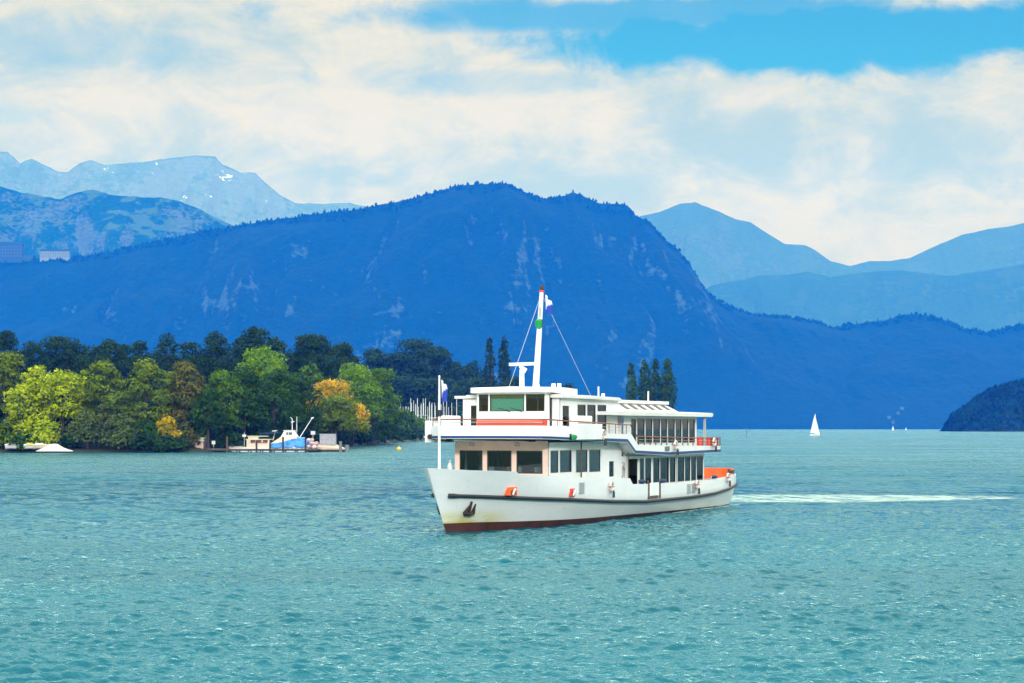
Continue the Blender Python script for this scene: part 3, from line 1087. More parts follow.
ZR = [(4.3, 5.87), (8, 5.77), (17.05, 5.58), (18.1, 4.90), (28, 4.76), (35.6, 4.74)]
zr_ = lambda u: lerp_tab(ZR, u)
fwd = [p for p in UP if p[0] <= 17.06]
for sg in (1, -1):
    rail([(u, sg * (v - .04)) for u, v in fwd if v > 0] , zr_, 0.04, 'handrail', WOOD)
    rail([(17.05, sg * 3.5), (18.1, sg * 3.5)], zr_, 0.035, 'stair_rail', DARK)
    aft = [(u, v) for u, v in UP if u > 18.0 and v > 0]
    rail([(u, sg * (v - .04)) for u, v in aft] , zr_, 0.04, 'handrail', WOOD)
    # posts
    for u in (4.9, 6.2, 7.6, 12.6, 13.6, 14.6, 15.6, 16.3):
        v = sg * (lerp_tab([(p[0], p[1]) for p in UP], u) - .04)
        b = FB()
        b.tube([(u, v, lerp_tab(ZT, u) - .05), (u, v, zr_(u))], .022, 6)
        b.build('rail_post', BROWN)
    u = 18.3
    while u < 34:
        v = sg * (lerp_tab([(p[0], p[1]) for p in UP], u) - .04)
        b = FB()
        b.tube([(u, v, lerp_tab(ZT, u) - .05), (u, v, zr_(u))], .035, 6)
        b.build('rail_post', BROWN)
        u += 0.98
    for fz in (0.33, 0.66):
        rail([(u, sg * (lerp_tab([(p[0], p[1]) for p in UP], u) - .04)) for u in np.arange(12.3, 17, .9)],
             lambda q: lerp_tab(ZT, q) + (zr_(q) - lerp_tab(ZT, q)) * fz, .012, 'rail_wire', STEEL, 5)
        rail([(u, sg * (lerp_tab([(p[0], p[1]) for p in UP], u) - .04)) for u in np.arange(18.3, 34, .9)],
             lambda q: lerp_tab(ZT, q) + (zr_(q) - lerp_tab(ZT, q)) * fz, .012, 'rail_wire', STEEL, 5)
fr_ = [(u, -v) for u, v in UP[3:0:-1]] + UP[0:4]
rail([(u + .04, v) for u, v in fr_], zr_, .04, 'handrail', WOOD)
rail([(u + .04, v) for u, v in fr_], lambda q: zr_(q) - .16, .02, 'rail_wire', STEEL)
ar_ = [(u, v) for u, v in UP if u > 33] 
ar_ = ar_ + [(u, -v) for u, v in ar_[-2::-1]]
rail([(u - .04, v) for u, v in ar_], zr_, .04, 'handrail', WOOD)

# wings with the navigation lamps
for sg, u0, u1, vo, m_, lab in ((1, 8.0, 11.9, 3.86, GREENL, 'green navigation lamp'), (-1, 5.5, 8.0, 4.2, RUST, 'dark navigation lamp on the far wing')):
    b = FB()
    b.prism([(u0, sg * 3.565), (u1, sg * 3.565), (u1, sg * (vo - .1)), (u1 - .15, sg * vo), (u0 + .15, sg * vo), (u0, sg * (vo - .1))],
            [4.76 if sg > 0 else 4.60] * 6, [5.62 if sg > 0 else 5.80] * 6)
    b.build('bridge_wing', WHITE, bevel=0.02)
    b = FB()
    b.box(u0 + (1.3 if sg > 0 else .6), u1 - .6, sg * 3.15 - .3, sg * 3.15 + .3, 5.45, 6.08)
    b.build('wing_console', WHITE, bevel=0.06)
    b = FB()
    zc = 4.92
    vv = -3.72 if sg < 0 else 3.80
    b.tube([(u0 - .24, vv, zc), (u0 - .02, vv, zc)], .13, 12)
    b.cur = 1
    b.box(u0 - .26, u0 - .002, vv - sg * .22 - .01, vv - sg * .22 + .01, zc - .16, zc + .16)
    o = b.build('navigation_lamp', [m_, BLACK])
    o['label'] = lab

# ---- upper cabin and wheelhouse
b = FB()
CW = 2.65
CS = 3.25
P0, d, nr = wall(b, (8.50, -CS), (8.50, -2.15), 4.85, 7.04, [(.50, .92, 5.45, 6.66)])
b.build('cabin_front', WHITE)
window(Vector((8.44, -CS)), Vector((0, 1)), Vector((.06, 0)), .50, .92, 5.45, 6.66, name='door', fr=0.04)
b = FB()
wall(b, (8.50, 2.15), (8.50, CW), 4.85, 7.04, [])
b.build('cabin_front', WHITE)
for sg in (1, -1):
    ops = [(0.10, 1.2, 5.45, 6.70), (2.3, 3.47, 5.55, 6.72), (3.73, 4.95, 5.55, 6.73), (5.25, 6.57, 5.05, 6.74)]
    p0, p1, L = (8.57, CW), (17.0, CW), 8.43
    if sg == -1:
        p0, p1 = (17.0, -CS), (8.57, -CS)
        ops = [(L - a1, L - a0, zb, zt) for (a0, a1, zb, zt) in ops]
    b = FB()
    P0, d, nr = wall(b, p0, p1, 4.70, 7.06, ops)
    b.build('cabin_wall', WHITE)
    inn = Vector((0, -0.06 * sg))
    Pf = Vector(p0) if (nr.y > 0) != (sg == 1) else Vector(p0) + nr
    for o in sorted(ops):
        L_ = o[1] - o[0]
        dr = abs(L_ - 1.1) < .01
        window(Pf, d, inn, *o, name='door' if dr else 'window', fr=.07 if dr else .05, frame=WHITE if dr else DARK)
b = FB()
b.box(16.94, 17.0, -CS + .07, CW - .07, 4.4, 7.0)
b.build('cabin_back', WHITE)
# sloped fairing from the cabin roof down to the saloon roof
b = FB()
b.hexa([(17.01, -2.6, 6.2), (18.6, -2.6, 6.2), (18.6, 2.6, 6.2), (17.01, 2.6, 6.2)],
       [(17.01, -2.6, 7.1), (17.1, -2.6, 7.1), (17.1, 2.6, 7.1), (17.01, 2.6, 7.1)])
b.build('fairing', WHITE)
b = FB()
b.loft([(8.2, 2.95, 7.06, 7.24, .08), (12, 3.0, 7.04, 7.24, .10), (16.6, 3.0, 7.0, 7.18, .08), (17.25, 2.9, 6.98, 7.06, .04)])
b.build('cabin_roof', ROOFW, bevel=.02)
b = FB()
b.box(8.3, 16.9, -3.72, -2.96, 7.045, 7.20)
b.build('wing_roof', ROOFW, bevel=.02)
# wheelhouse front with three windows
WW = 2.15
b = FB()
ops = [(.12, .70, 6.32, 7.26), (.80, 2.90, 6.32, 7.26), (3.0, 4.12, 6.32, 7.26)]
wall(b, (8.05, -WW), (8.05, WW), 4.85, 7.36, ops)
wh = b.build('wheelhouse', WHITE)
for k, o in enumerate(ops):
    window(Vector((7.99, -WW)), Vector((0, 1)), Vector((.06, 0)), *o, glass=TEAL if k == 1 else GLASS, fr=.04,
           bars=(.72,) if k == 2 else ())
# sun blind behind the big pane
b = FB()
b.box(8.16, 8.19, -WW + .80, -WW + 2.90, 7.04, 7.30)
b.build('sun_visor', mat('dark_green_visor', (0.01, 0.07, 0.03), .5))
b = FB()
b.box(8.22, 8.25, -WW + .78, -WW + 2.92, 6.28, 7.06)
b.build('sun_blind', mat('teal_blind', (0.25, 0.78, 0.70), .8))
for sg in (1, -1):
    b = FB()
    p0, p1 = ((8.06, WW), (8.50, WW)) if sg == 1 else ((8.50, -WW), (8.06, -WW))
    ops = [(.06, .38, 5.0, 7.25)]
    P0, d, nr = wall(b, p0, p1, 4.85, 7.36, ops)
    b.build('wheelhouse_side', WHITE)
    Pf = Vector(p0) if (nr.y > 0) != (sg == 1) else Vector(p0) + nr
    window(Pf, d, Vector((0, -.06 * sg)), *ops[0], name='door', fr=.05)
b = FB()
b.box(10.5, 10.55, -2.5, 2.5, 4.9, 7.0)
b.build('bulkhead', INTER)
b = FB()
b.box(8.5, 9.0, -1.4, 1.4, 4.9, 6.1)
b.build('helm_console', DARK)
b = FB()
b.loft([(7.45, 1.9, 7.36, 7.58, .03), (7.55, 2.3, 7.35, 7.62, .04), (7.9, 2.52, 7.34, 7.64, .05), (9.5, 2.56, 7.26, 7.64, .05), (11.6, 2.4, 7.27, 7.60, .04), (12.5, 2.0, 7.27, 7.40, .03)])
b.build('wheelhouse_roof', WHITE, bevel=.03)
# red band round the foot of the wheelhouse
b = FB()
b.box(7.88, 7.987, -WW, WW, 5.48, 5.65)
b.box(7.88, 7.987, -WW, WW, 5.69, 5.83)
b.build('red_band', RED)
b = FB()
for v in (-.4, .35):
    b.tube([(7.96, v - .45, 6.52), (7.95, v + .25, 6.30)], .016, 5)
    b.tube([(7.96, v + .05, 6.42), (7.94, v + .30, 6.28)], .02, 5)
b.build('wiper', BLACK)
b = FB()
b.box(8.3, 8.5, 1.15, 1.45, 7.66, 7.80)
b.build('roof_fitting', WHITE)
for (u, v) in ((11.2, 1.1), (11.2, 1.45)):
    b = FB()
    b.tube([(u, v, 7.55), (u, v, 7.92)], .12, 10)
    b.build('roof_vent', WHITE, smooth=50)

# ---- aft saloon on the upper deck
for sg in (1, -1):
    ops = [(1.15, 1.95, 3.95, 5.95)]
    a = 2.15
    for wd in (1.25, 1.15, 1.2, 1.1, 1.25, 1.1, 1.15, 1.1):
        ops.append((a, a + wd, 4.45, 5.98))
        a += wd + .18
    p0, p1, L = (17.9, 2.7), (31.0, 2.7), 13.1
    ops = [o for o in ops if o[1] < L - .05]
    if sg == -1:
        p0, p1 = (31.0, -2.7), (17.9, -2.7)
        ops = [(L - a1, L - a0, zb, zt) for (a0, a1, zb, zt) in ops]
    b = FB()
    P0, d, nr = wall(b, p0, p1, 3.75, 6.13, ops)
    b.build('saloon_wall', WHITE)
    Pf = Vector(p0) if (nr.y > 0) != (sg == 1) else Vector(p0) + nr
    for k, o in enumerate(sorted(ops)):
        dr = o[2] < 4.2
        L_ = o[1] - o[0]
        window(Pf, d, Vector((0, -.06 * sg)), *o, name='door' if dr else 'window', fr=.12 if dr else .05,
               curtain=None if dr or k % 2 else [(L_ * .66, L_ - .06)])
b = FB()
b.box(17.84, 17.9, -2.64, 2.64, 3.8, 6.13)
b.build('bulkhead', WHITE)
for k in range(7):
    for v in (-1.6, 1.6):
        b = FB()
        u = 20.6 + k * 1.4
        b.box(u, u + .45, v - .45, v + .45, 4.25, 4.33)
        b.box(u + .45, u + .52, v - .45, v + .45, 4.25, 4.95)
        b.box(u + .1, u + .35, v - .3, v + .3, 3.85, 4.25)
        b.build('chair', CLOTHW)
for sg in (1, -1):
    b = FB()
    b.box(31.55, 31.70, sg * 3.1 - .07, sg * 3.1 + .07, 3.85, 6.13)
    b.build('post', mat('grey_paint', (.45, .46, .44), .5))
b = FB()
b.loft([(13.6, 3.28, 6.14, 6.36, .05), (13.9, 3.36, 6.13, 6.38, .08), (32.4, 3.36, 6.13, 6.40, .12), (33.1, 3.2, 6.16, 6.38, .1)]
       if False else [(17.15, 3.36, 6.13, 6.38, .08), (24, 3.36, 6.13, 6.39, .12), (32.4, 3.36, 6.13, 6.40, .12), (33.1, 3.2, 6.20, 6.38, .1)])
b.build('saloon_roof', ROOFW, bevel=.02)
for sg in (1, -1):
    b = FB()
    b.loft([(13.7, .34, 6.16, 6.36), (17.14, .34, 6.14, 6.38)])
    b.v = [(p[0], p[1] + sg * 3.02, p[2]) for p in b.v]
    b.build('side_awning', ROOFW)
# skylight monitor with slanted side openings
b = FB()
b.hexa([(19.0, -2.1, 6.46), (29.3, -2.1, 6.46), (29.3, 2.1, 6.46), (19.0, 2.1, 6.46)],
       [(19.6, -1.45, 6.92), (28.5, -1.45, 6.92), (28.5, 1.45, 6.92), (19.6, 1.45, 6.92)])
b.box(19.2, 28.8, -1.62, 1.62, 6.92, 7.12)
sk = b.build('skylight', ROOFW, bevel=.015)
for sg in (1, -1):
    for k in range(6):
        u = 20.3 + k * 1.45
        b = FB()
        def SP(uu, f, out):
            return (uu, sg * (2.1 - .65 * f + out), 6.46 + .46 * f + out * .7)
        q0 = [SP(u, .18, -.04), SP(u + .62, .18, -.04), SP(u + .40, .82, -.04), SP(u - .22, .82, -.04)]
        q1 = [SP(u, .18, .03), SP(u + .62, .18, .03), SP(u + .40, .82, .03), SP(u - .22, .82, .03)]
        b.hexa(q0, q1)
        b.build('skylight_pane', DARK, sk)
b = FB()
b.tube([(20.6, 0, 7.1), (20.6, 0, 7.95)], .05, 6)
b.build('antenna', WHITE)
b = FB()
b.tube([(19.4, .8, 6.9), (19.4, .8, 7.5)], .11, 8)
b.build('roof_vent', WHITE)
b = FB()
b.tube([(28.2, .4, 7.1), (28.2, .4, 7.8)], .05, 6)
b.build('antenna', WHITE)
b = FB()
b.loft([(29.6, 1.0, 6.46, 6.60, .05), (31.6, 1.0, 6.46, 6.60, .05)])
b.build('roof_hatch', mat('faded_red', (.45, .25, .20), .7))

# ---- mast, radar, stays, flags
def mp(z):
    f = (z - 7.76) / (13.36 - 7.76)
    return (11.2 + .84 * f, 0.0, z)


b = FB()
b.tube([mp(7.55), mp(10.5), mp(13.2)], [.185, .155, .115], 14)
b.cur = 1
b.tube([mp(13.15), mp(13.28)], [.14, .14], 12)
b.cur = 0
mast = b.build('mast', [WHITE, RED], smooth=50)
b = FB()
b.tube([mp(13.28), mp(13.36), mp(13.5), mp(13.62)], [.09, .13, .11, .06], 10)
b.build('mast_lamp', BLACK, mast)
b = FB()
c = mp(11.35)
b.tube([(c[0] - .12, .05, c[2] - .22), (c[0] - .24, .05, c[2] - .12), (c[0] - .24, .05, c[2] + .12), (c[0] - .12, .05, c[2] + .22)], [.12, .21, .21, .12], 12)
b.cur = 1
b.tube([(c[0] - .16, .19, c[2] - .2), (c[0] - .16, .19, c[2] + .24)], .07, 8)
b.build('signal_lamp', [GREENL, BLACK], mast)
b = FB()
for k in range(6):
    z = 11.75 + k * .1
    p = mp(z)
    b.box(p[0] - .16, p[0] - .10, -.02, .10, z, z + .06)
b.build('mast_plate', STEEL, mast)
b = FB()
b.tube([(9.3, 0, 7.55), (9.3, 0, 8.72)], [.15, .13], 12)
b.tube([(9.3, 0, 8.72), (9.32, .06, 8.85)], [.19, .17], 12)
b.tube([(9.55, .02, 8.5), (9.85, .02, 8.72)], .06, 6)
rad = b.build('radar', WHITE, smooth=50)
b = FB()
b.hexa([(9.2, -.75, 8.88), (9.42, -.72, 8.88), (9.42, .72, 8.90), (9.2, .69, 8.90)],
       [(9.2, -.75, 9.05), (9.42, -.72, 9.05), (9.42, .72, 9.07), (9.2, .69, 9.07)])
b.build('radar_scanner', WHITE, rad)
for (q, e) in (((7.6, 0, 7.64), mp(13.1)), ((19.7, 0.0, 7.1), mp(13.1))):
    b = FB()
    b.tube([e, q], .011, 5)
    b.build('stay', STEEL, mast)


def flag(b, base, top, hoist, fly, m_split):
    pass


def hanging_flag(name, pu, pv, ztop, length, width, parent):
    """flag drooping beside its pole: white upper half, blue lower half"""
    b = FB()
    n, m = 10, 6
    pts = []
    for i in range(n + 1):
        f = i / n
        for j in range(m + 1):
            g = j / m
            u = pu + .05 + g * width * (.55 + .45 * f) * .8
            v = pv + .04 + .10 * math.sin(g * 7 + f * 2.5) * (0.3 + g) + .25 * g * width
            z = ztop - f * length * (1 - .25 * g) - g * .55 * width
            pts.append((u, v, z))
    for off in (0.0, 0.012):
        o = len(b.v)
        b.v += [(p[0], p[1] + off, p[2]) for p in pts]
        for i in range(n):
            for j in range(m):
                b.cur = 1 if (j + (i - n * .5) * .9) > 2.5 else 0
                q = [o + i * (m + 1) + j, o + i * (m + 1) + j + 1, o + (i + 1) * (m + 1) + j + 1, o + (i + 1) * (m + 1) + j]
                b.f.append(q)
                b.mi.append(b.cur)
    return b.build(name, [CLOTHW, CLOTHB], parent, smooth=60)


fp = mp(13.1)
hanging_flag('flag', fp[0] + .12, .12, 13.05, 1.05, .62, mast)
b = FB()
b.tube([(-.75, 0, 2.6), (-.75, 0, 5.9), (-.75, 0, 8.0)], [.075, .065, .045], 10)
b.cur = 1
b.tube([(-.75, 0, 6.0), (-.75, 0, 6.32)], .11, 10)
b.cur = 0
b.ball((-.75, 0, 8.02), .06, 8, 6)
pole = b.build('flagpole', [WHITE, BLACK], smooth=50)
hanging_flag('flag', -.72, .03, 7.85, 1.15, .40, pole)
# small bell bracket on the bow
b = FB()
b.tube([(.25, .0, 3.0), (.33, .05, 3.75)], .035, 6)
b.tube([(.62, .0, 3.0), (.40, .05, 3.75)], .035, 6)
b.tube([(.36, .03, 3.25), (.36, .03, 3.45), (.36, .03, 3.62)], [.16, .12, .06], 10)
b.build('bell', STEEL)
# deck lamps under the overhang
for v in (-1.75, 1.0):
    b = FB()
    b.torus((6.47, v, 4.45), .14, .03, 'x', 12, 6, 0, 180)
    b.tube([(6.53, v - .14, 4.44), (6.53, v + .14, 4.44)], .03, 6)
    b.build('wall_lamp', STEEL)
for v, u in ((2.2, 5.7), (-2.9, 5.9)):
    b = FB()
    b.box(u, u + .3, v - .12, v + .12, 4.66, 4.80)
    b.tube([(u - .02, v - .7, 4.74), (u + .05, v - .1, 4.70)], .03, 6)
    b.build('floodlight', RUST)

# ---- stern canvases
def canvas(name, path, z0f, z1f, m_in, th=.025):
    b = FB()
    n = len(path)
    b.band(path, [z0f(p[0]) for p in path], [z1f(p[0]) for p in path], th, closed=False)
    return b.build(name, m_in, smooth=50)


pts = []
for k in range(0, 25):
    t = 0.90 + (1 - .90) * min(1, k / 24)
    u, hb = hull_pt(t, 2.3, 2.3)
    pts.append((min(u, 41.35), max(hb - .20, 0)))
sternp = pts + [(u, -v) for u, v in pts[-2::-1]]
canvas('stern_canvas', [p for p in orient(sternp) if p[0] > 40.9 or p[1] < 0], lambda u: lerp_tab(ZTOP, u) - .42, lambda u: 2.42 + (u - 36) * .01, ORANGE)
b = FB()
b.tube([(u, v, 2.46 + (u - 36) * .01) for u, v in sternp], .035, 6)
b.build('stern_rail', ORANGE)
up_s = [(31.7, HB - .1), (33, HB - .1), (33.95, 3.3), (34.7, 2.85), (35.2, 2.05), (35.45, 1.1), (35.5, 0)]
up_s = up_s + [(u, -v) for u, v in up_s[-2::-1]]
canvas('upper_stern_canvas', orient(up_s), lambda u: 4.17, lambda u: 4.74, REDCAN)

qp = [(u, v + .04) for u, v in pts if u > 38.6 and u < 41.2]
canvas('shaded_quarter_canvas', qp[::-1], lambda u: lerp_tab(ZTOP, u) - .02, lambda u: 2.46, mat('orange_canvas_in_shade', (.13, .06, .055), .8, var=.3, vscale=4))  # outer side of the orange stern canvas, its shade painted in as brown

# gate in the port bulwark with brown posts
for sg in (1,):
    def plate(b, ua, ub, za, zb_, o0, o1):
        q = [(u, hull_side_point(u, z) + o, z) for z in (za, zb_) for u, o in ((ua, o0), (ub, o0), (ub, o1), (ua, o1))]
        b.hexa(q[:4], q[4:])
    for ua in (20.25, 22.2):
        b = FB()
        plate(b, ua, ua + .26, 1.08, 2.0, -.03, .02)
        b.box(ua + .02, ua + .24, 3.30, 3.36, 1.95, 2.25)
        b.build('gate_post', BROWN)
    b = FB()
    plate(b, 20.62, 22.0, 1.28, 2.06, -.02, .06)
    b.build('gate_board', WHITE)
    b = FB()
    plate(b, 20.62, 22.0, 1.10, 1.24, -.02, .03)
    b.build('gate_sill', BROWN)
b = FB()
b.box(22.7, 23.5, 3.555, 3.60, 3.98, 4.26)
b.build('name_plate', mat('grey_green_plate', (.12, .17, .16), .5))
b = FB()
b.box(17.25, 17.75, 2.83, 2.90, 1.6, 3.4)
b.build('notice_board', mat('mottled_board', (.45, .42, .42), .6, var=.6, vscale=5))


# ---- loose things on the ferry: lifebuoys and fenders
BUOYW = mat('weathered_buoy', (.60, .60, .57), .6, var=.15, vscale=6)
BUOYR = mat('faded_buoy_red', (.50, .10, .07), .6, var=.2, vscale=6)


def lifebuoy(u, v, z, label, group='lifebuoys hung along the ferry'):
    o = empty('lifebuoy', fw(u, v, z), R(65), label, 'lifebuoy', group)
    for k in range(4):
        for (a0, a1, m_) in ((k * 90 + 10, k * 90 + 80, BUOYW), (k * 90 - 10, k * 90 + 10, BUOYR)):
            b = MB()
            b.torus((0, -.02, 0), .25, .075, 'y', 8 if m_ is BUOYW else 4, 8, a0, a1)
            b.build('ring_section' if m_ is BUOYW else 'red_band', m_, o, smooth=60)
    b = MB()
    b.tube([(.12, -.10, -.62), (.12, -.10, -.30)], .075, 8)
    b.tube([(.12, -.10, -.30), (.12, -.10, -.20)], .05, 8)
    b.build('buoy_light', BLACK, o)
    return o


lifebuoy(12.25, 3.70, 5.02, 'lifebuoy on the upper bulwark just behind the green lamp')
lifebuoy(23.0 + 1.3, 3.70, 4.32, 'lifebuoy halfway along the upper deck rail of the ferry')
lifebuoy(31.8, 3.70, 4.45, 'lifebuoy hung beside the red canvas on the upper deck')
lifebuoy(14.0, 3.50, 2.02, 'large white lifebuoy on the lower bulwark beneath the cabin door')
lifebuoy(28.9, 3.52, 1.72, 'lifebuoy on the lower bulwark beside the vent grille near the stern')
lifebuoy(35.6, 3.42, 2.02, 'lifebuoy on the lower bulwark beside the orange canvas at the stern')
NAVY = mat('navy_fender', (.008, .03, .11), .5, var=.2, vscale=8)
for (u, z, lab) in ((19.3, 2.18, 'navy blue fender lying on the bulwark in front of the gate'),
                    (22.9, 2.12, 'navy blue fender lying on the bulwark behind the gate'),
                    (32.9, 2.12, 'dark blue fender on the bulwark next to the orange canvas')):
    o = empty('fender', fw(u, 3.33, z), R(65), lab, 'fender', 'blue fenders on the ferry bulwark')
    b = MB()
    b.tube([(-.52, 0, 0), (-.42, 0, 0), (0, 0, .02), (.42, 0, 0), (.52, 0, 0)], [.05, .11, .125, .11, .05], 10)
    b.build('fender_body', NAVY, o, smooth=60)
    b = MB()
    b.tube([(-.5, 0, 0), (-.6, -.02, .06), (-.62, .03, -.18)], .02, 5)
    b.tube([(.5, 0, 0), (.6, -.02, .06), (.62, .03, -.18)], .02, 5)
    b.build('rope', CLOTHW, o)

# ---- wake
def foam_mat():
    m = bpy.data.materials.new('wake_foam')
    m.use_nodes = True
    t = NT(m.node_tree)
    g = t.n('ShaderNodeNewGeometry').outputs['Position']
    uv = t.n('ShaderNodeAttribute', attribute_name='edge').outputs['Fac']
    n = t.noise(t.mapping(g, scale=(.5, .9, 1)), 1.0, 6, .65, .5)
    n2 = t.noise(t.mapping(g, scale=(.12, 1.2, 1)), 1.0, 4, .6)
    a = t.math('ADD', uv, t.math('MULTIPLY', t.math('SUBTRACT', n, .5), 1.7))
    a = t.math('ADD', a, t.math('MULTIPLY', t.math('SUBTRACT', n2, .5), .9))
    f = t.ramp(a, .12, .75, 0, .95)
    col = t.mix(t.ramp(n, .3, .7), (.22, .38, .36), (.46, .54, .47))
    d = t.n('ShaderNodeBsdfPrincipled', ins={'Base Color': col, 'Roughness': .7})
    tr = t.n('ShaderNodeBsdfTransparent')
    ms = t.n('ShaderNodeMixShader', ins={0: f, 1: tr.outputs[0], 2: d.outputs[0]})
    t.n('ShaderNodeOutputMaterial', ins={0: ms.outputs[0]})
    return m


def foam_strip(name, spine, widths, label, z=0.02):
    n, m = len(spine), 9
    V, E_, Fc = [], [], []
    for i, (x, yv) in enumerate(spine):
        a, c = spine[max(i - 1, 0)], spine[min(i + 1, n - 1)]
        d = Vector((c[0] - a[0], c[1] - a[1])).normalized()
        nr = Vector((-d.y, d.x))
        endf = min(1, i / 2.0 + .3, (n - 1 - i) / 4.0)
        for j in range(m):
            s = j / (m - 1) * 2 - 1
            V.append((x + nr.x * s * widths[i], yv + nr.y * s * widths[i], z))
            E_.append((1 - abs(s) ** 2.2) * endf)
    for i in range(n - 1):
        for j in range(m - 1):
            Fc.append((i * m + j, i * m + j + 1, (i + 1) * m + j + 1, (i + 1) * m + j))
    o = numpy_obj(name, V, Fc, FOAM)
    at = o.data.attributes.new('edge', 'FLOAT', 'POINT')
    at.data.foreach_set('value', E_)
    return tag(o, label, 'wake', kind='stuff')


FOAM = foam_mat()
sp_ = [(14.0 + k * 0.95, 130.5 + 8.5 * (1 - math.exp(-k / 5.0)) + 0.02 * k) for k in range(29)]
foam_strip('wake_foam', sp_, [2.4 + min(k, 5) * 1.5 - max(0, k - 10) * .40 for k in range(29)], 'pale foam wake trailing to the right behind the ferry stern')
sp2 = [fw(40.0 - k * 1.0, 2.75 + .1 * (k % 3) + k * .02, 0)[:2] for k in range(18)]
foam_strip('hull_foam', sp2, [.45 - k * .015 for k in range(18)], 'thin broken foam along the ferry waterline near the stern', .025)
# ------------------------------------------------------------------ shore, trees, pier
def wx(px, Y):
    return (px - 512) / F * Y


EARTH = mat('shore_earth', (.022, .032, .014), .95, var=.4, vscale=.15, coord='Object')
SHORE = [(-420, 380), (-60, 388), (0, 391), (120, 393), (200, 397), (260, 420), (310, 470), (345, 530), (372, 580), (392, 640), (410, 720), (428, 800)]


def land(name, shore, depth, rise, material, back=None):
    pts = [(wx(p, Y), Y) for p, Y in shore]
    V, Fc = [], []
    offs = [(-2, -.6), (0, 0.0), (2.0, .5), (8, 1.3), (25, 2.2), (60, rise * .5), (depth, rise)]
    for (x, y) in pts:
        for (d, z) in offs:
            V.append((x - d * .35, y + d, z))
    m = len(offs)
    for i in range(len(pts) - 1):
        for j in range(m - 1):
            Fc.append((i * m + j, i * m + j + 1, (i + 1) * m + j + 1, (i + 1) * m + j))
    return tag(numpy_obj(name, V, Fc, material, smooth=True), kind='structure')


land('shore_ground', SHORE, 160, 4.0, EARTH)
FARSH = [(-200, 1010), (100, 1010), (380, 1000), (430, 1010), (470, 960), (520, 820), (580, 720), (640, 690), (676, 690), (690, 712)]
land('far_shore_ground', FARSH, 130, 9.0, EARTH)

BARK = mat('bark', (.055, .042, .03), .95, var=.3, vscale=2)
LM = {
    'dark': leaf_mat('leaf_dark', (.006, .026, .010), (.026, .075, .018), .18),
    'deep': leaf_mat('leaf_deep', (.009, .038, .005), (.045, .12, .010), .18),
    'green': leaf_mat('leaf_green', (.022, .075, .005), (.11, .21, .010), .18),
    'bright': leaf_mat('leaf_bright', (.05, .15, .005), (.20, .34, .010), .18),
    'olive': leaf_mat('leaf_olive', (.050, .095, .006), (.19, .26, .012), .18),
    'yellowgreen': leaf_mat('leaf_yellowgreen', (.15, .25, .004), (.50, .56, .008), .18),
    'yellow': leaf_mat('leaf_yellow', (.18, .18, .006), (.62, .42, .01), .18),
    'orange': leaf_mat('leaf_orange', (.16, .17, .008), (.80, .46, .010), .18),
    'brown': leaf_mat('leaf_brown', (.04, .075, .010), (.17, .15, .018), .18),
    'grey': leaf_mat('leaf_greygreen', (.035, .065, .018), (.13, .18, .035), .18),
}


def leaves(blobs, n, size, r, drop=0.35):
    """leaf clumps through the volume of ellipsoids (cx,cy,cz,rx,ry,rz)"""
    B = np.array(blobs, float)
    wgt = (B[:, 3] * B[:, 5] + B[:, 4] * B[:, 5])
    k = r.choice(len(B), n, p=wgt / wgt.sum())
    d = r.normal(size=(n, 3))
    d /= np.linalg.norm(d, axis=1)[:, None]
    d[:, 2] = np.where(d[:, 2] < -.3, -d[:, 2], d[:, 2])
    rad = np.clip(1 - np.abs(r.normal(0, .22, n)), .15, 1) * r.uniform(.86, 1.14, n)
    c = B[k, :3] + d * B[k, 3:6] * rad[:, None]
    # sub-clump: knock out pieces by a noise field to leave gaps
    g = np.sin(c[:, 0] * 1.7 + k) + np.sin(c[:, 1] * 1.9 + 2 * k) + np.sin(c[:, 2] * 2.1 + 3 * k)
    keep = g > -1.25 + 0.0 * drop
    c, d, k = c[keep], d[keep], k[keep]
    n = len(c)
    nrm = d + r.normal(0, .55, (n, 3)) + np.array([0, 0, .35])
    nrm /= np.linalg.norm(nrm, axis=1)[:, None]
    t = np.cross(nrm, r.normal(size=(n, 3)))
    t /= np.linalg.norm(t, axis=1)[:, None]
    bt = np.cross(nrm, t)
    s = size * r.uniform(.6, 1.4, n)[:, None]
    asp = r.uniform(.55, 1.0, n)[:, None]
    V = np.stack([c - t * s, c + bt * s * asp - t * s * .1, c + t * s, c - bt * s * asp + t * s * .15], 1)
    V += r.normal(0, .12 * size, V.shape)
    Fc = np.arange(n * 4).reshape(n, 4)
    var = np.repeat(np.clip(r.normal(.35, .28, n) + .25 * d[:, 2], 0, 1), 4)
    return V.reshape(-1, 3), Fc, var


def crown_obj(blobs, n, size, m, parent, r, name='crown'):
    V, Fc, var = leaves(blobs, n, size, r)
    o = numpy_obj(name, V, Fc, m, parent)
    at = o.data.attributes.new('leafvar', 'FLOAT', 'POINT')
    at.data.foreach_set('value', var.astype(np.float32))
    return o


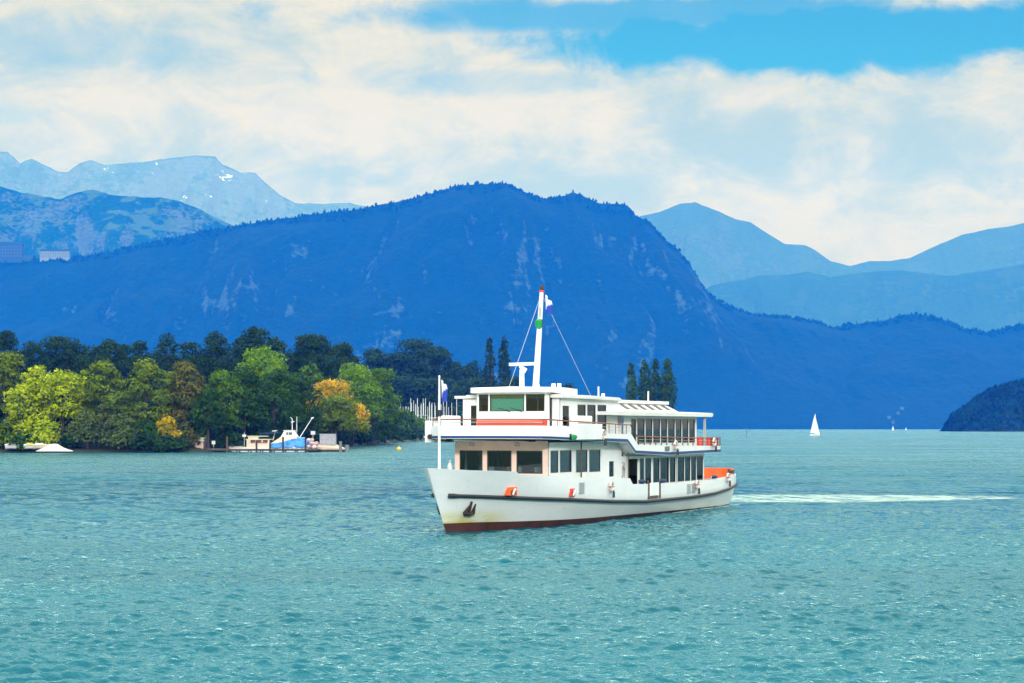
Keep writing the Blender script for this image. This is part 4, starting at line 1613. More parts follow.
def tree(name, px, Y, ytop, wpx, kind, label, shape='round', base=None, trunk=.12, dens=1.0, group=None, z0=None, seed=None):
    """tree standing at distance Y whose crown tops out ytop and is wpx wide seen from the lake"""
    r = np.random.default_rng(int(px * 7 + Y * 3 + ytop) if seed is None else seed)
    x = wx(px, Y)
    z0 = 1.6 if z0 is None else z0
    h = (HZ - ytop) / F * Y + H0 - z0
    rw = wpx * (1.22 if kind == 'dark' and shape == 'round' else 1.12) / F * Y / 2
    root = empty(name, (x, Y, z0), 0, label, 'bush' if name == 'bush' else 'tree', group)
    hb = h * trunk
    b = MB()
    tw = max(.12, h * .022)
    lean = r.normal(0, .02 * h, 2)
    b.tube([(0, 0, -1.2), (lean[0] * .3, lean[1] * .3, h * .3), (lean[0], lean[1], h * .62), (lean[0] * 1.2, lean[1] * 1.2, h * .88)],
           [tw * 1.3, tw, tw * .6, tw * .15], 7)
    blobs = []
    if shape == 'round':
        nb = 30
        zc0, rz = hb + (h - hb) * .50, (h - hb) * .5
        ph0 = r.random() * 6
        wide = r.uniform(.85, 1.1)
        for i in range(nb):
            zz = 1 - 1.75 * (i + .5) / nb
            a = ph0 + i * 2.39996 + r.normal(0, .25)
            q = math.sqrt(max(0.02, 1 - zz * zz)) * (1.0 if zz < .2 else wide)
            k_ = r.uniform(.52, .80)
            br = rw * r.choice([.20, .28, .36, .48]) * r.uniform(.85, 1.1)
            z_ = zc0 + zz * rz * r.uniform(.72, .92)
            brz = min(br * r.uniform(.7, .95), h - z_ + .15)
            blobs.append((lean[0] + math.cos(a) * q * rw * k_, lean[1] + math.sin(a) * q * rw * k_, z_, br, br, max(.3, brz)))
        blobs.append((lean[0], lean[1], zc0, rw * .66, rw * .66, rz * .74))
        blobs.append((lean[0] + r.normal(0, .1 * rw), lean[1], h - rw * .46, rw * .42, rw * .42, rw * .44))
    elif shape == 'spread':
        nb = 26
        for i in range(nb):
            a = i * 2.4 + r.random()
            f = (i + .5) / nb
            zc = hb + (h - hb) * (.14 + .74 * f)
            rr = rw * math.sqrt(max(.05, 1 - (f * .98) ** 2)) * r.uniform(.45, .88)
            br = rw * r.uniform(.24, .40)
            blobs.append((math.cos(a) * rr, math.sin(a) * rr, zc, br, br, br * .62))
        blobs.append((0, 0, h - rw * .3, rw * .4, rw * .4, rw * .3))
    elif shape == 'column':
        nb = 9
        for i in range(nb):
            f = (i + .5) / nb
            w = rw * math.sin(math.pi * (.14 + .80 * f)) ** .7
            blobs.append((r.normal(0, .12 * rw), r.normal(0, .12 * rw), hb + (h - hb) * f, w * .95, w * .95, (h - hb) / nb * 1.15))
        blobs.append((0, 0, h * .955, rw * .28, rw * .28, h * .045))
    elif shape == 'bush':
        nb = 11
        for i in range(nb):
            a = i * 2.4 + r.random()
            f = r.random()
            rr = rw * r.uniform(.25, .72)
            br = rw * r.uniform(.30, .48)
            zc = h * r.uniform(.22, .70) * (1 - .35 * rr / rw)
            blobs.append((math.cos(a) * rr, math.sin(a) * rr * .8, zc, br, br, min(br, h - zc)))
        blobs.append((0, 0, h * .62, rw * .5, rw * .5, h * .36))
        blobs.append((0, 0, h * .3, rw * .9, rw * .7, h * .28))
    elif shape == 'willow':
        nb = 16
        for i in range(nb):
            a = i * 2.4 + r.random()
            f = (i + .5) / nb
            rr = rw * r.uniform(.35, .85) * math.sqrt(max(.1, 1 - f * .8))
            zc = hb + (h - hb) * (.18 + .68 * f)
            br = rw * r.uniform(.20, .32)
            blobs.append((math.cos(a) * rr, math.sin(a) * rr, zc, br, br, br * 1.25))
        blobs.append((0, 0, h * .88, rw * .4, rw * .4, h * .1))
    for bl in blobs[:9]:
        p0 = Vector((lean[0] * .3, lean[1] * .3, h * .22 + .2 * bl[2]))
        p1 = Vector(bl[:3])
        b.tube([p0, p0.lerp(p1, .5) + Vector((0, 0, -.03 * h)), p1], [tw * .45, tw * .28, tw * .08], 5)
    b.build('trunk', BARK, root, smooth=60)
    px_m = Y / F
    size = max(.30, 1.12 * px_m)
    area = sum((q[3] * q[5]) for q in blobs) * 3.2
    n = int(min(14000, dens * area / (size * size) * 1.05))
    crown_obj(blobs, n, size, LM[kind], root, r)
    return root


GF = 'trees on the near shore'
GB = 'dark trees rising behind the near shore'
T = tree
# front row, left to right
T('tall_tree', 8, 408, 350, 44, 'olive', 'tall olive tree cut off by the left edge of the photo', 'round', trunk=.22, group=GF)
T('broadleaf_tree', 38, 404, 363, 34, 'yellowgreen', 'pale yellow green tree second from the left edge', 'round', trunk=.2, group=GF)
T('broadleaf_tree', 63, 401, 370, 52, 'yellowgreen', 'brightest yellow tree, wide crown above the white covered boat', 'round', trunk=.18, group=GF)
T('broadleaf_tree', 24, 399, 384, 34, 'yellowgreen', 'short yellow green tree low at the left edge', 'round', trunk=.18, group=GF)
T('oak_tree', 103, 403, 359, 56, 'olive', 'large olive green tree right of the bright yellow tree', 'spread', trunk=.12, dens=1.3, group=GF)
T('oak_tree', 146, 404, 358, 60, 'olive', 'broad olive tree behind the yellow bush', 'spread', trunk=.12, dens=1.3, group=GF)
T('beech_tree', 186, 408, 361, 44, 'brown', 'rusty brown topped tree in the middle of the left shore', 'round', group=GF)
T('beech_tree', 170, 412, 372, 30, 'olive', 'narrow olive tree left of the rusty brown tree', 'round', group=GF)
T('broadleaf_tree', 222, 414, 368, 44, 'green', 'mid green tree right of the rusty brown tree', 'round', trunk=.06, group=GF)
T('broadleaf_tree', 208, 404, 388, 34, 'deep', 'dark green tree standing just behind the small hut', 'round', trunk=.04, group=GF)
T('broadleaf_tree', 262, 452, 344, 58, 'bright', 'tallest bright green tree above the moored boats', 'round', trunk=.06, group=GF)
T('broadleaf_tree', 244, 424, 368, 48, 'deep', 'deep green tree above the cream cabin boat', 'round', trunk=.02, group=GF)
T('broadleaf_tree', 274, 432, 368, 52, 'deep', 'deep green tree above the boat with blue covers', 'round', trunk=.02, group=GF)
T('broadleaf_tree', 300, 462, 372, 46, 'deep', 'deep green tree left of the orange tree', 'round', trunk=.02, group=GF)
T('broadleaf_tree', 313, 500, 362, 26, 'green', 'small green treetop between the bright green and orange trees', 'round', group=GF)
T('maple_tree', 329, 486, 380, 50, 'orange', 'orange autumn tree beside the jetty end', 'round', trunk=.1, group=GF)
T('willow_tree', 336, 480, 398, 62, 'olive', 'yellowish willow under the orange tree', 'willow', trunk=.08, dens=1.4, group=GF)
T('maple_tree', 353, 500, 403, 28, 'orange', 'small orange crown right of the larger orange tree', 'round', trunk=.15, group=GF)
T('poplar_tree', 350, 540, 363, 52, 'bright', 'light green tree behind the orange tree', 'round', group=GF)
T('poplar_tree', 374, 570, 368, 46, 'green', 'green tree at the right end of the near trees', 'round', trunk=.05, group=GF)
T('broadleaf_tree', 385, 600, 392, 34, 'deep', 'low dark green tree at the tip of the wooded shore', 'round', trunk=.02, group=GF)
# bushes by the water
BU = 'bushes at the water edge'
for (px, Y, yt, w, kd, lab) in (
        (12, 397, 418, 50, 'olive', 'olive bush at the left edge by the water'),
        (38, 396, 412, 46, 'yellowgreen', 'yellow topped bush left above the white covered boat'),
        (24, 394.5, 430, 44, 'deep', 'low dark bush at the left edge under the yellow bush'),
        (88, 397, 410, 50, 'grey', 'grey green bush right of the white covered boat'),
        (118, 396.5, 413, 50, 'grey', 'large round dark bush at the centre of the left shore'),
        (146, 398, 417, 44, 'deep', 'dark bush left of the yellow autumn bush'),
        (167, 398.5, 413, 34, 'yellow', 'yellow autumn bush left of the small hut'),
        (185, 401, 420, 28, 'brown', 'brownish bush between the yellow bush and the hut'),
        (160, 397, 434, 60, 'dark', 'low dark bush under the yellow autumn bush'),
        (68, 397, 432, 34, 'dark', 'low dark bush behind the white covered boat'),
        (200, 410, 424, 18, 'bright', 'small bright green bush above the hut'),
        (226, 412, 430, 44, 'dark', 'dark bush behind the jetty next to the hut'),
        (258, 428, 420, 50, 'dark', 'dark bush behind the cream cabin boat'),
        (296, 462, 414, 56, 'dark', 'dark bush behind the crane boom'),
        (348, 540, 408, 64, 'dark', 'big dark bush hanging over the water beyond the jetty end'),
        (326, 500, 420, 40, 'dark', 'dark bush behind the grey container'),
        (374, 590, 412, 44, 'deep', 'green bush at the tip of the wooded shore'),
        (405, 745, 407, 36, 'green', 'light green bush in front of the marina masts'),
        (421, 800, 415, 26, 'green', 'small green bush next to the ferry bow wing'),
        (390, 690, 424, 40, 'deep', 'dark low bush left of the light green marina bush')):
    T('bush', px, Y, yt, w, kd, lab, 'bush', trunk=.1, group=BU, z0=.25, dens=1.25)
# dark trees behind
for (px, Y, yt, w, lab) in (
        (10, 560, 330, 40, 'dark tree at the left edge, tallest behind the olive tree'),
        (36, 575, 340, 44, 'dark tree behind the pale yellow green tree'),
        (62, 580, 336, 56, 'wide dark tree behind the bright yellow tree'),
        (102, 570, 338, 46, 'flat topped dark tree behind the large olive tree'),
        (126, 590, 343, 28, 'small dark tree left of the thin crowned one'),
        (142, 580, 339, 32, 'thin crowned dark tree above the broad olive tree'),
        (168, 575, 333, 34, 'upright dark tree left of the rusty brown tree'),
        (190, 590, 342, 34, 'lower dark tree behind the rusty brown tree'),
        (221, 580, 330, 40, 'dark tree above the mid green tree'),
        (252, 570, 327, 48, 'tallest dark tree, just behind the bright green tree'),
        (275, 585, 336, 42, 'dark tree right behind the bright green tree'),
        (310, 580, 334, 54, 'broad dark tree above the orange tree'),
        (343, 600, 341, 42, 'dark tree above the light green tree'),
        (300, 600, 352, 46, 'lower dark tree between the two broad dark ones'),
        (80, 600, 352, 60, 'lower dark tree filling the gap behind the olive tree'),
        (205, 600, 352, 46, 'lower dark tree filling the gap behind the mid green tree')):
    T('dark_tree', px, Y, yt, w, 'dark', lab, 'round', group=GB, z0=4.0, trunk=.12, dens=1.15)
for (px, Y, yt, w, lab) in (
        (372, 1080, 348, 40, 'dark tree far behind, right of the light green tree'),
        (392, 1090, 352, 44, 'dark tree far behind, left above the marina masts'),
        (414, 1085, 338, 48, 'tallest dark tree above the marina masts'),
        (438, 1080, 346, 44, 'dark tree above the ferry bow flagpole'),
        (458, 1085, 360, 36, 'lower dark tree right of the ferry bow flagpole'),
        (474, 1060, 360, 30, 'dark tree left of the first slim poplar'),
        (400, 1050, 376, 56, 'lower dark tree right behind the marina masts'),
        (440, 1050, 378, 60, 'lower dark tree behind the ferry bow flag'),
        (480, 1020, 378, 52, 'low dark tree behind the wheelhouse roof'),
        (516, 900, 376, 30, 'low dark tree between the radar and the mast'),
        (365, 1060, 372, 44, 'lower dark tree peeping out behind the green tree'),
        (567, 760, 383, 20, 'small green treetop showing over the cabin roof')):
    T('dark_tree', px, Y, yt, w, 'dark', lab, 'round', group='dark trees behind the marina', z0=6.0, trunk=.05, dens=1.1)
for (px, Y, yt, w, lab) in ((489, 930, 342, 13, 'slim dark poplar left of the radar, taller of two'),
                            (504, 935, 341, 15, 'slim dark poplar directly left of the mast'),
                            (632, 735, 366, 12, 'poplar standing alone at the left of the poplar clump'),
                            (646, 740, 364, 15, 'poplar second from left in the clump above the ferry'),
                            (655, 745, 363, 15, 'poplar in the middle of the clump above the ferry'),
                            (667, 738, 363, 19, 'widest poplar at the right end of the clump')):
    T('poplar_tree', px, Y, yt, w, 'dark' if px < 600 else 'deep', lab, 'column', group='slim poplars', z0=4.0, trunk=.04, dens=1.6)

# undergrowth that fills the wood behind the front row
def undergrowth(name, pts, label, kind, seed, hmin, hmax, size):
    r = np.random.default_rng(seed)
    blobs = []
    for (px, Y, dep, n, z) in pts:
        for q in range(n):
            yy = Y + r.uniform(0, dep)
            hh = r.uniform(hmin, hmax)
            blobs.append((wx(px + r.uniform(-14, 14), Y), yy, z + hh * .42, hh * .6, hh * .5, hh * .55))
    n = int(sum(q[3] * q[5] for q in blobs) * 3.4 / (size * size))
    o = crown_obj(blobs, n, size, LM[kind], None, r, name)
    return tag(o, label, 'undergrowth', kind='stuff')


undergrowth('undergrowth', [(p, float(np.interp(p, [a for a, c in SHORE], [c for a, c in SHORE])) + 22, 20, 4, 1.2) for p in range(-420, 400, 18)],
            'dark undergrowth filling the wood behind the lakeside trees', 'dark', 5, 6, 14, .55)
undergrowth('shore_scrub', [(p, float(np.interp(p, [a for a, c in SHORE], [c for a, c in SHORE])) + 1.5, 8, 4, -.2) for p in range(322, 432, 9)],
            'dark scrub hanging over the waterline right of the jetty', 'dark', 7, 3.5, 7, .6)
undergrowth('distant_wood', [(p, 1030 if p < 470 else 900, 40, 4, 3.0) for p in range(-180, 522, 16)],
            'dark wood behind the marina and the ferry', 'dark', 6, 12, 20, 1.0)

# ------------------------------------------------------------------ marina: moored sailing boats
ALU = mat('pale_mast', (.75, .77, .78), .35)
GEL = mat('white_gelcoat', (.80, .80, .78), .3)


def sail_hull(b, L, B_, H_):
    st = [(-.5, .30), (-.42, .62), (-.2, .95), (.1, 1.0), (.3, .75), (.43, .35), (.5, .02)]
    o = len(b.v)
    for f, w in st:
        x = f * L
        w = w * B_ / 2
        b.v += [(x * .93, 0, -.3), (x * .96, w * .75, 0.05), (x, w, H_), (x, 0, H_ + .08), (x, -w, H_), (x * .96, -w * .75, .05)]
    for i in range(len(st) - 1):
        for k in range(6):
            b.f.append([o + i * 6 + k, o + i * 6 + (k + 1) % 6, o + (i + 1) * 6 + (k + 1) % 6, o + (i + 1) * 6 + k])
            b.mi.append(b.cur)
    b.f.append([o + k for k in range(6)])
    b.f.append([o + (len(st) - 1) * 6 + k for k in range(6)])
    b.mi += [b.cur] * 2


mr = random.Random(9)
proto = None
mast_px = [394.5, 399, 403, 406.5, 411.8, 415, 417.5, 421.5, 423.8, 428.6, 431.2, 436, 444.6, 392.5, 397, 401, 405, 408, 410.5, 413, 416, 418.5, 420.5, 422.5, 425, 427.5, 430, 432.5, 434.5, 437.5, 441, 443, 446, 449, 452, 456.5, 464]
for k, mx in enumerate(mast_px):
    Y = 860 + mr.random() * 70
    hgt = mr.uniform(15.5, 20.0)
    if proto is None:
        proto = empty('moored_sailboat', (0, 0, 0), 0, 'moored sailboat seen as a bare pale mast in the marina left of the ferry', 'sailboat', 'sailboats moored in the marina')
        b = MB()
        sail_hull(b, 9, 2.8, 1.0)
        b.build('hull', GEL, proto)
        b = MB()
        b.tube([(0.6, 0, 1.0), (.6, 0, 15.5)], [.14, .09], 6)
        b.tube([(.6, 0, 2.2), (-3.2, 0, 2.3)], .12, 6)
        b.tube([(.6, -1.0, 9), (.6, 1.0, 9)], .05, 5)
        b.build('mast', ALU, proto)
        rt = proto
    else:
        rt = proto.copy()
        COL.objects.link(rt)
        for ch in proto.children:
            c = ch.copy()
            COL.objects.link(c)
            c.parent = rt
    rt.location = (wx(mx, Y), Y, 0)
    rt.rotation_euler = (0, 0, R(mr.uniform(60, 120)))
    s = hgt / 15
    rt.scale = (s, s, s)

# sailing boat out on the lake
o = empty('sailboat', (wx(815, 1235), 1235, 0), R(28), 'small white sailboat under sail on the open lake right of the ferry', 'sailboat')
b = MB()
sail_hull(b, 8.5, 2.6, 1.1)
b.build('hull', GEL, o)
b = MB()
b.tube([(.4, 0, 1), (.4, 0, 15.2)], [.12, .07], 6)
b.tube([(.4, 0, 2.0), (-3.4, .6, 2.1)], .09, 6)
b.build('mast', ALU, o)
SAIL = mat('sail_cloth', (.85, .84, .80), .7)
b = MB()
n = 10
for i in range(n + 1):
    f = i / n
    for j in range(5):
        g = j / 4
        ch = 3.7 * (1 - f) ** .8 + .12
        b.v.append((.35 - g * ch, .6 * g * (1 - f) + .45 * math.sin(math.pi * g) * (1 - f * .6), 2.1 + f * 13.0))
for i in range(n):
    for j in range(4):
        b.f.append([i * 5 + j, i * 5 + j + 1, (i + 1) * 5 + j + 1, (i + 1) * 5 + j])
        b.mi.append(0)
sl = b.build('mainsail', SAIL, o, smooth=60)
b = MB()
for i in range(n + 1):
    f = i / n
    for j in range(4):
        g = j / 3
        xl = 4.0 - 3.5 * f
        b.v.append((xl - g * (1 - f) * 3.2, .5 * g * (1 - f) + .3 * math.sin(math.pi * g) * (1 - f), 1.4 + f * 11.5))
for i in range(n):
    for j in range(3):
        b.f.append([i * 4 + j, i * 4 + j + 1, (i + 1) * 4 + j + 1, (i + 1) * 4 + j])
        b.mi.append(0)
b.build('jib', SAIL, o, smooth=60)
# two tiny boats at the far shore
for px, Y, sc, lab in ((893, 4200, .75, 'tiny white sail near the far shore below the village'), (906, 4600, .5, 'tiny white sail right of the village on the far shore')):
    q = o.copy()
    COL.objects.link(q)
    for ch in list(o.children):
        c = ch.copy()
        COL.objects.link(c)
        c.parent = q
    q.location = (wx(px, Y), Y, 0)
    q.scale = (sc, sc, sc)
    q['label'] = lab
# beacon post
b = MB()
b.tube([(0, 0, -1), (0, 0, 4.6)], .18, 8)
b.tube([(0, 0, 4.6), (0, 0, 5.6)], .34, 8)
p = b.build('beacon_post', mat('beacon_paint', (.08, .10, .12), .6))
p.location = (wx(746.5, 1060), 1060, 0)
tag(p, 'thin dark beacon post in the lake right of the ferry stern', 'beacon')
# yellow buoy
b = MB()
b.ball((0, 0, .25), .62, 14, 9, (1, 1, .8))
b.tube([(0, 0, .7), (0, 0, 1.0)], .1, 8)
p = b.build('mooring_buoy', mat('yellow_buoy', (.80, .50, .03), .4), smooth=60)
p.location = (wx(399, 440), 440, 0)
tag(p, 'round yellow mooring buoy floating left of the ferry', 'buoy')

# ------------------------------------------------------------------ jetty and what stands on it
JY = 402
PLANK = mat('weathered_plank', (.20, .17, .13), .85, var=.3, vscale=1.5)
PILE = mat('wet_pile', (.035, .03, .025), .8, var=.3, vscale=3)
jt = empty('jetty', (wx(260, JY), JY, 0), 0, 'low wooden jetty on dark piles along the wooded shore', 'jetty')
x0, x1 = wx(188, JY) - wx(260, JY), wx(318, JY) - wx(260, JY)
b = MB()
x = x0
while x < x1:
    b.box(x, x + .38, 0, 4.5, .62, .72)
    x += .42
b.build('decking', PLANK, jt)
b = MB()
b.box(x0, x1, .05, .25, .28, .60)
b.box(x0, x1, 4.2, 4.4, .28, .60)
b.build('beam', PILE, jt)
x = x0 + .5
while x < x1:
    for yy in (.3, 4.1):
        b = MB()
        b.tube([(x, yy, -.8), (x, yy, .60)], .16, 7)
        b.build('pile', PILE, jt)
    x += 2.6
for px, top, lab in ((205, 2.6, 'short dark mooring post next to the hut'), (227, 3.4, 'thick brown mooring post standing alone left of the cabin boat'),
                     (256.5, 2.6, 'dark mooring post in front of the cream cabin boat'), (283, 3.4, 'dark mooring post in front of the blue boat cover'),
                     (305.5, 3.2, 'dark mooring post at the right end of the blue boat cover'), (270, 2.0, 'low mooring post between the two covered boats')):
    b = MB()
    b.tube([(0, 0, -.8), (0, 0, top)], [.24, .21], 9)
    b.tube([(0, 0, top), (0, 0, top + .06)], [.21, .12], 9)
    p = b.build('mooring_post', BROWN if px == 227 else PILE, smooth=50)
    p.location = (wx(px, JY - .6), JY - .6, 0)
    tag(p, lab, 'mooring post', 'mooring posts along the jetty')
for px, h, lab in ((340.5, 2.3, 'grey steel mooring pile at the right jetty end'), (347, 1.5, 'short wide grey pile farthest right at the jetty end')):
    b = MB()
    b.tube([(0, 0, -.8), (0, 0, h)], .34 if h > 2 else .5, 10)
    b.tube([(0, 0, h), (0, 0, h + .12)], .40 if h > 2 else .56, 10)
    p = b.build('steel_pile', mat('grey_pile', (.16, .19, .21), .6), smooth=50)
    p.location = (wx(px, JY + 3), JY + 3, 0)
    tag(p, lab, 'mooring pile', 'grey piles at the jetty end')
# hut
CREAM = mat('cream_paint', (.70, .60, .46), .6, var=.08)
PINKW = mat('pinkish_board', (.62, .42, .36), .7, var=.1)
o = empty('boat_hut', (wx(199.5, JY + 2.2), JY + 2.2, .73), 0, 'little pinkish hut with pale flared roof at the left jetty end', 'hut')
b = MB()
for (xa, xb) in ((-.95, -.45), (.45, .95)):
    b.box(xa, xb, -.9, .9, 0, 1.75)
b.box(-.45, .45, .6, .9, 0, 1.75)
b.box(-.45, .45, -.9, -.82, 0, .8)
b.build('wall', PINKW, o)
b = MB()
b.hexa([(-1.35, -1.3, 1.72), (1.35, -1.3, 1.72), (1.35, 1.3, 1.72), (-1.35, 1.3, 1.72)], [(-.75, -.7, 2.25), (.75, -.7, 2.25), (.75, .7, 2.25), (-.75, .7, 2.25)])
b.box(-1.2, 1.2, -1.1, 1.1, 2.26, 2.52)
b.build('roof', mat('pale_roof', (.62, .58, .48), .7), o)
# white sign board on the shore
b = MB()
b.box(-.4, .4, -.04, .04, .9, 1.7)
b.tube([(0, .06, -.6), (0, .06, 1.6)], .06, 6)
p = b.build('notice_sign', GEL)
p.location = (wx(213.5, JY + 5), JY + 5, .8)
tag(p, 'small blank white notice sign on the jetty right of the hut', 'sign')


# cream cabin boat
o = empty('cabin_boat', (wx(257, JY + 8), JY + 8, 0), 0, 'cream flat roofed cabin boat moored behind the jetty', 'boat')
b = MB()
st = [(-4.4, .9), (-3.6, 1.4), (2.5, 1.5), (3.4, 1.3)]
b.loft([(x, w, -.3, .95) for x, w in st])
b.build('hull', GEL, o)
b = MB()
wall_ops = [(.8, 1.7), (2.2, 3.1), (3.6, 4.5)]
b.box(-2.2, 3.0, -1.25, 1.25, .95, 2.0)
b.box(-2.2, 3.0, -1.15, 1.15, 2.0, 2.7)
b.box(-2.2, -1.3, -1.25, 1.25, 2.0, 2.7)
b.box(-.2, .2, -1.25, 1.25, 2.0, 2.7)
b.box(1.2, 1.5, -1.25, 1.25, 2.0, 2.7)
b.box(2.6, 3.0, -1.25, 1.25, 2.0, 2.7)
b.box(-2.4, 3.3, -1.4, 1.4, 2.72, 2.9)
b.build('cabin', CREAM, o)
for xa, xb in ((-1.3, -.2), (.2, 1.2), (1.5, 2.6)):
    b = MB()
    b.box(xa, xb, -1.22, -1.17, 2.02, 2.68)
    b.build('window', DARK, o)
b = MB()
b.box(-1.9, .4, -.9, .9, 2.9, 3.45)
b.box(-2.1, 2.6, -1.1, 1.1, 3.46, 3.62)
b.build('upper_cabin', CREAM, o)
b = MB()
for x in (1.0, 2.5):
    for yy in (-1, 1):
        b.tube([(x, yy, 2.9), (x, yy, 4.1)], .04, 5)
b.hexa([(.7, -1.2, 4.1), (4.6, -1.2, 4.2), (4.6, 1.2, 4.2), (.7, 1.2, 4.1)], [(.7, -1.2, 4.2), (4.6, -1.2, 4.5), (4.6, 1.2, 4.5), (.7, 1.2, 4.2)])
b.build('awning', mat('navy_awning', (.02, .05, .16), .8), o)
b = MB()
b.tube([(-2.9, 0, .9), (-2.9, 0, 4.4)], .05, 6)
b.box(-3.3, -2.5, -.15, .15, 3.4, 3.9)
b.build('light_mast', GEL, o)
# red flowers box
b = MB()
for k in range(14):
    b.ball((-1.0 + k * .26, -1.36 + .05 * (k % 2), 2.02 + .06 * (k % 3)), .13, 6, 4)
p = b.build('flower_box', mat('red_flowers', (.55, .06, .07), .8, var=.5, vscale=6), o)
# low white dinghy left of it
for px, Y, L, lab in ((237.5, JY + 8, 4.2, 'low white dinghy left of the cream cabin boat'),):
    b = MB()
    sail_hull(b, L, 1.6, 1.0)
    b.cur = 1
    b.box(-L * .45, L * .3, -.85, .85, 1.1, 1.25)
    p = b.build('dinghy', [GEL, PINKW])
    p.location = (wx(px, Y), Y, 0)
    tag(p, lab, 'dinghy')

# yacht under blue tarpaulin
o = empty('covered_yacht', (wx(290, JY + 9), JY + 9, 0), 0, 'cream motor yacht partly wrapped in bright blue tarpaulin', 'yacht')
b = MB()
b.loft([(-5.4, .6, .2, 1.35), (-4, 1.5, -.3, 1.5), (0, 1.9, -.3, 1.5), (3.5, 1.8, -.3, 1.4), (4.6, 1.5, -.2, 1.3)])
b.build('hull', GEL, o)
b = MB()
b.hexa([(-4.8, -1.5, 1.5), (3.2, -1.7, 1.5), (3.2, 1.7, 1.5), (-4.8, 1.5, 1.5)], [(-2.0, -1.3, 3.35), (1.6, -1.4, 3.35), (1.6, 1.4, 3.35), (-2.0, 1.3, 3.35)])
b.build('deckhouse', CREAM, o)
b = MB()
b.hexa([(-2.0, -1.1, 3.35), (1.9, -1.1, 3.35), (1.9, 1.1, 3.35), (-2.0, 1.1, 3.35)], [(-1.2, -.9, 4.75), (1.1, -.95, 4.75), (1.1, .95, 4.75), (-1.2, .9, 4.75)])
b.box(-1.4, 1.3, -1.05, 1.05, 4.76, 4.9)
cb = b.build('flybridge', GEL, o)
for xa, xb in ((-.75, -.3), (-.2, .65)):
    b = MB()
    b.hexa([(xa, -1.09, 3.8), (xb, -1.09, 3.8), (xb, -.9, 3.8), (xa, -.9, 3.8)], [(xa, -1.00, 4.45), (xb, -1.00, 4.45), (xb, -.8, 4.45), (xa, -.8, 4.45)])
    b.build('window', DARK, cb)
BT = mat('blue_tarpaulin', (.02, .22, .75), .45, var=.45, vscale=1.3)


def tarp(parent, x0, x1, ztop, zbot, seed, m_=None):
    r = np.random.default_rng(seed)
    n, m = 26, 12
    V, Fc = [], []
    for i in range(n + 1):
        f = i / n
        for j in range(m + 1):
            g = j / m
            zt = np.interp(f, [0, .25, .55, .8, 1], ztop)
            y = -1.2 - .95 * g ** .5 + .14 * math.sin(f * 19 + g * 3) * g + .05 * r.normal()
            z = zt + (zbot - zt) * g + .10 * math.sin(f * 23) * g
            V.append((x0 + (x1 - x0) * f, y, z))
    for i in range(n):
        for j in range(m):
            Fc.append((i * (m + 1) + j, i * (m + 1) + j + 1, (i + 1) * (m + 1) + j + 1, (i + 1) * (m + 1) + j))
    ob = numpy_obj('tarpaulin', V, Fc, m_ or BT, parent, smooth=True)
    sm = ob.modifiers.new('thickness', 'SOLIDIFY')
    sm.thickness = .03
    return ob


tarp(o, -4.4, 5.0, [1.9, 2.2, 3.1, 3.3, 2.2], .95, 3)
tarp(o, -.6, 3.4, [1.7, 1.9, 1.9, 1.7, 1.5], .75, 5, mat('pale_tarpaulin', (.55, .68, .75), .5, var=.25, vscale=1.5))
b = MB()
b.tube([(.5, 0, 4.8), (.5, 0, 7.6)], .09, 6)
b.tube([(.2, 0, 6.7), (1.0, 0, 6.9)], .10, 6)
b.tube([(.5, 0, 7.4), (.1, 0, 7.9)], .06, 5)
b.tube([(1.55, 0, 4.4), (1.55, 0, 8.0)], .07, 6)
b.build('mast', GEL, o)
b = MB()
b.tube([(-3.9, 0, 2.6), (-3.4, 0, 4.6)], .12, 6)
b.tube([(-4.1, 0, 4.7), (-2.9, 0, 4.8)], .10, 6)
b.build('boat_hook_stand', GEL, o)
b = MB()
b.tube([(2.2, .1, 3.2), (5.0, .1, 7.6)], [.11, .08], 7)
b.tube([(4.8, .1, 7.6), (5.4, .1, 7.75)], .16, 7)
b.tube([(1.9, .1, 3.15), (3.3, .1, 3.1)], .16, 7)
b.build('crane_boom', GEL, o)

# raft with grey corrugated container at the right end
o = empty('work_raft', (wx(328, JY + 8), JY + 8, 0), 0, 'low work raft with pale sloping deck at the right end of the jetty', 'raft')
b = MB()
b.hexa([(-4.2, -2.4, -.3), (4.6, -2.4, -.3), (4.6, 2.4, -.3), (-4.2, 2.4, -.3)], [(-4.2, -2.4, .5), (4.6, -2.4, .5), (4.6, 2.4, .5), (-4.2, 2.4, .5)])
b.build('float', PILE, o)
b = MB()
b.hexa([(-3.4, -2.2, .52), (4.4, -2.2, .52), (4.4, 2.2, .52), (-3.4, 2.2, .52)], [(-3.4, -2.2, 1.25), (3.9, -2.2, .75), (1.6, 2.2, 1.7), (-3.4, 2.2, 1.7)])
b.build('deck', mat('sandy_deck', (.55, .42, .31), .8, var=.1), o)
c = empty('container', (wx(328, JY + 9.5), JY + 9.5, 1.55), 0, 'grey corrugated container on the raft at the jetty end', 'container')
b = MB()
for k in range(16):
    b.box(-1.75 + k * .22, -1.75 + k * .22 + .13, -1.06, -1.0, .05, 2.35)
b.box(-1.8, 1.8, -1.0, 1.0, 0, 2.4)
b.build('shell', mat('container_grey', (.33, .34, .40), .6, var=.15), c)
b = MB()
b.box(-1.85, 1.85, -1.08, 1.05, 2.4, 2.5)
b.build('roof_rim', mat('container_grey2', (.45, .46, .5), .6), c)
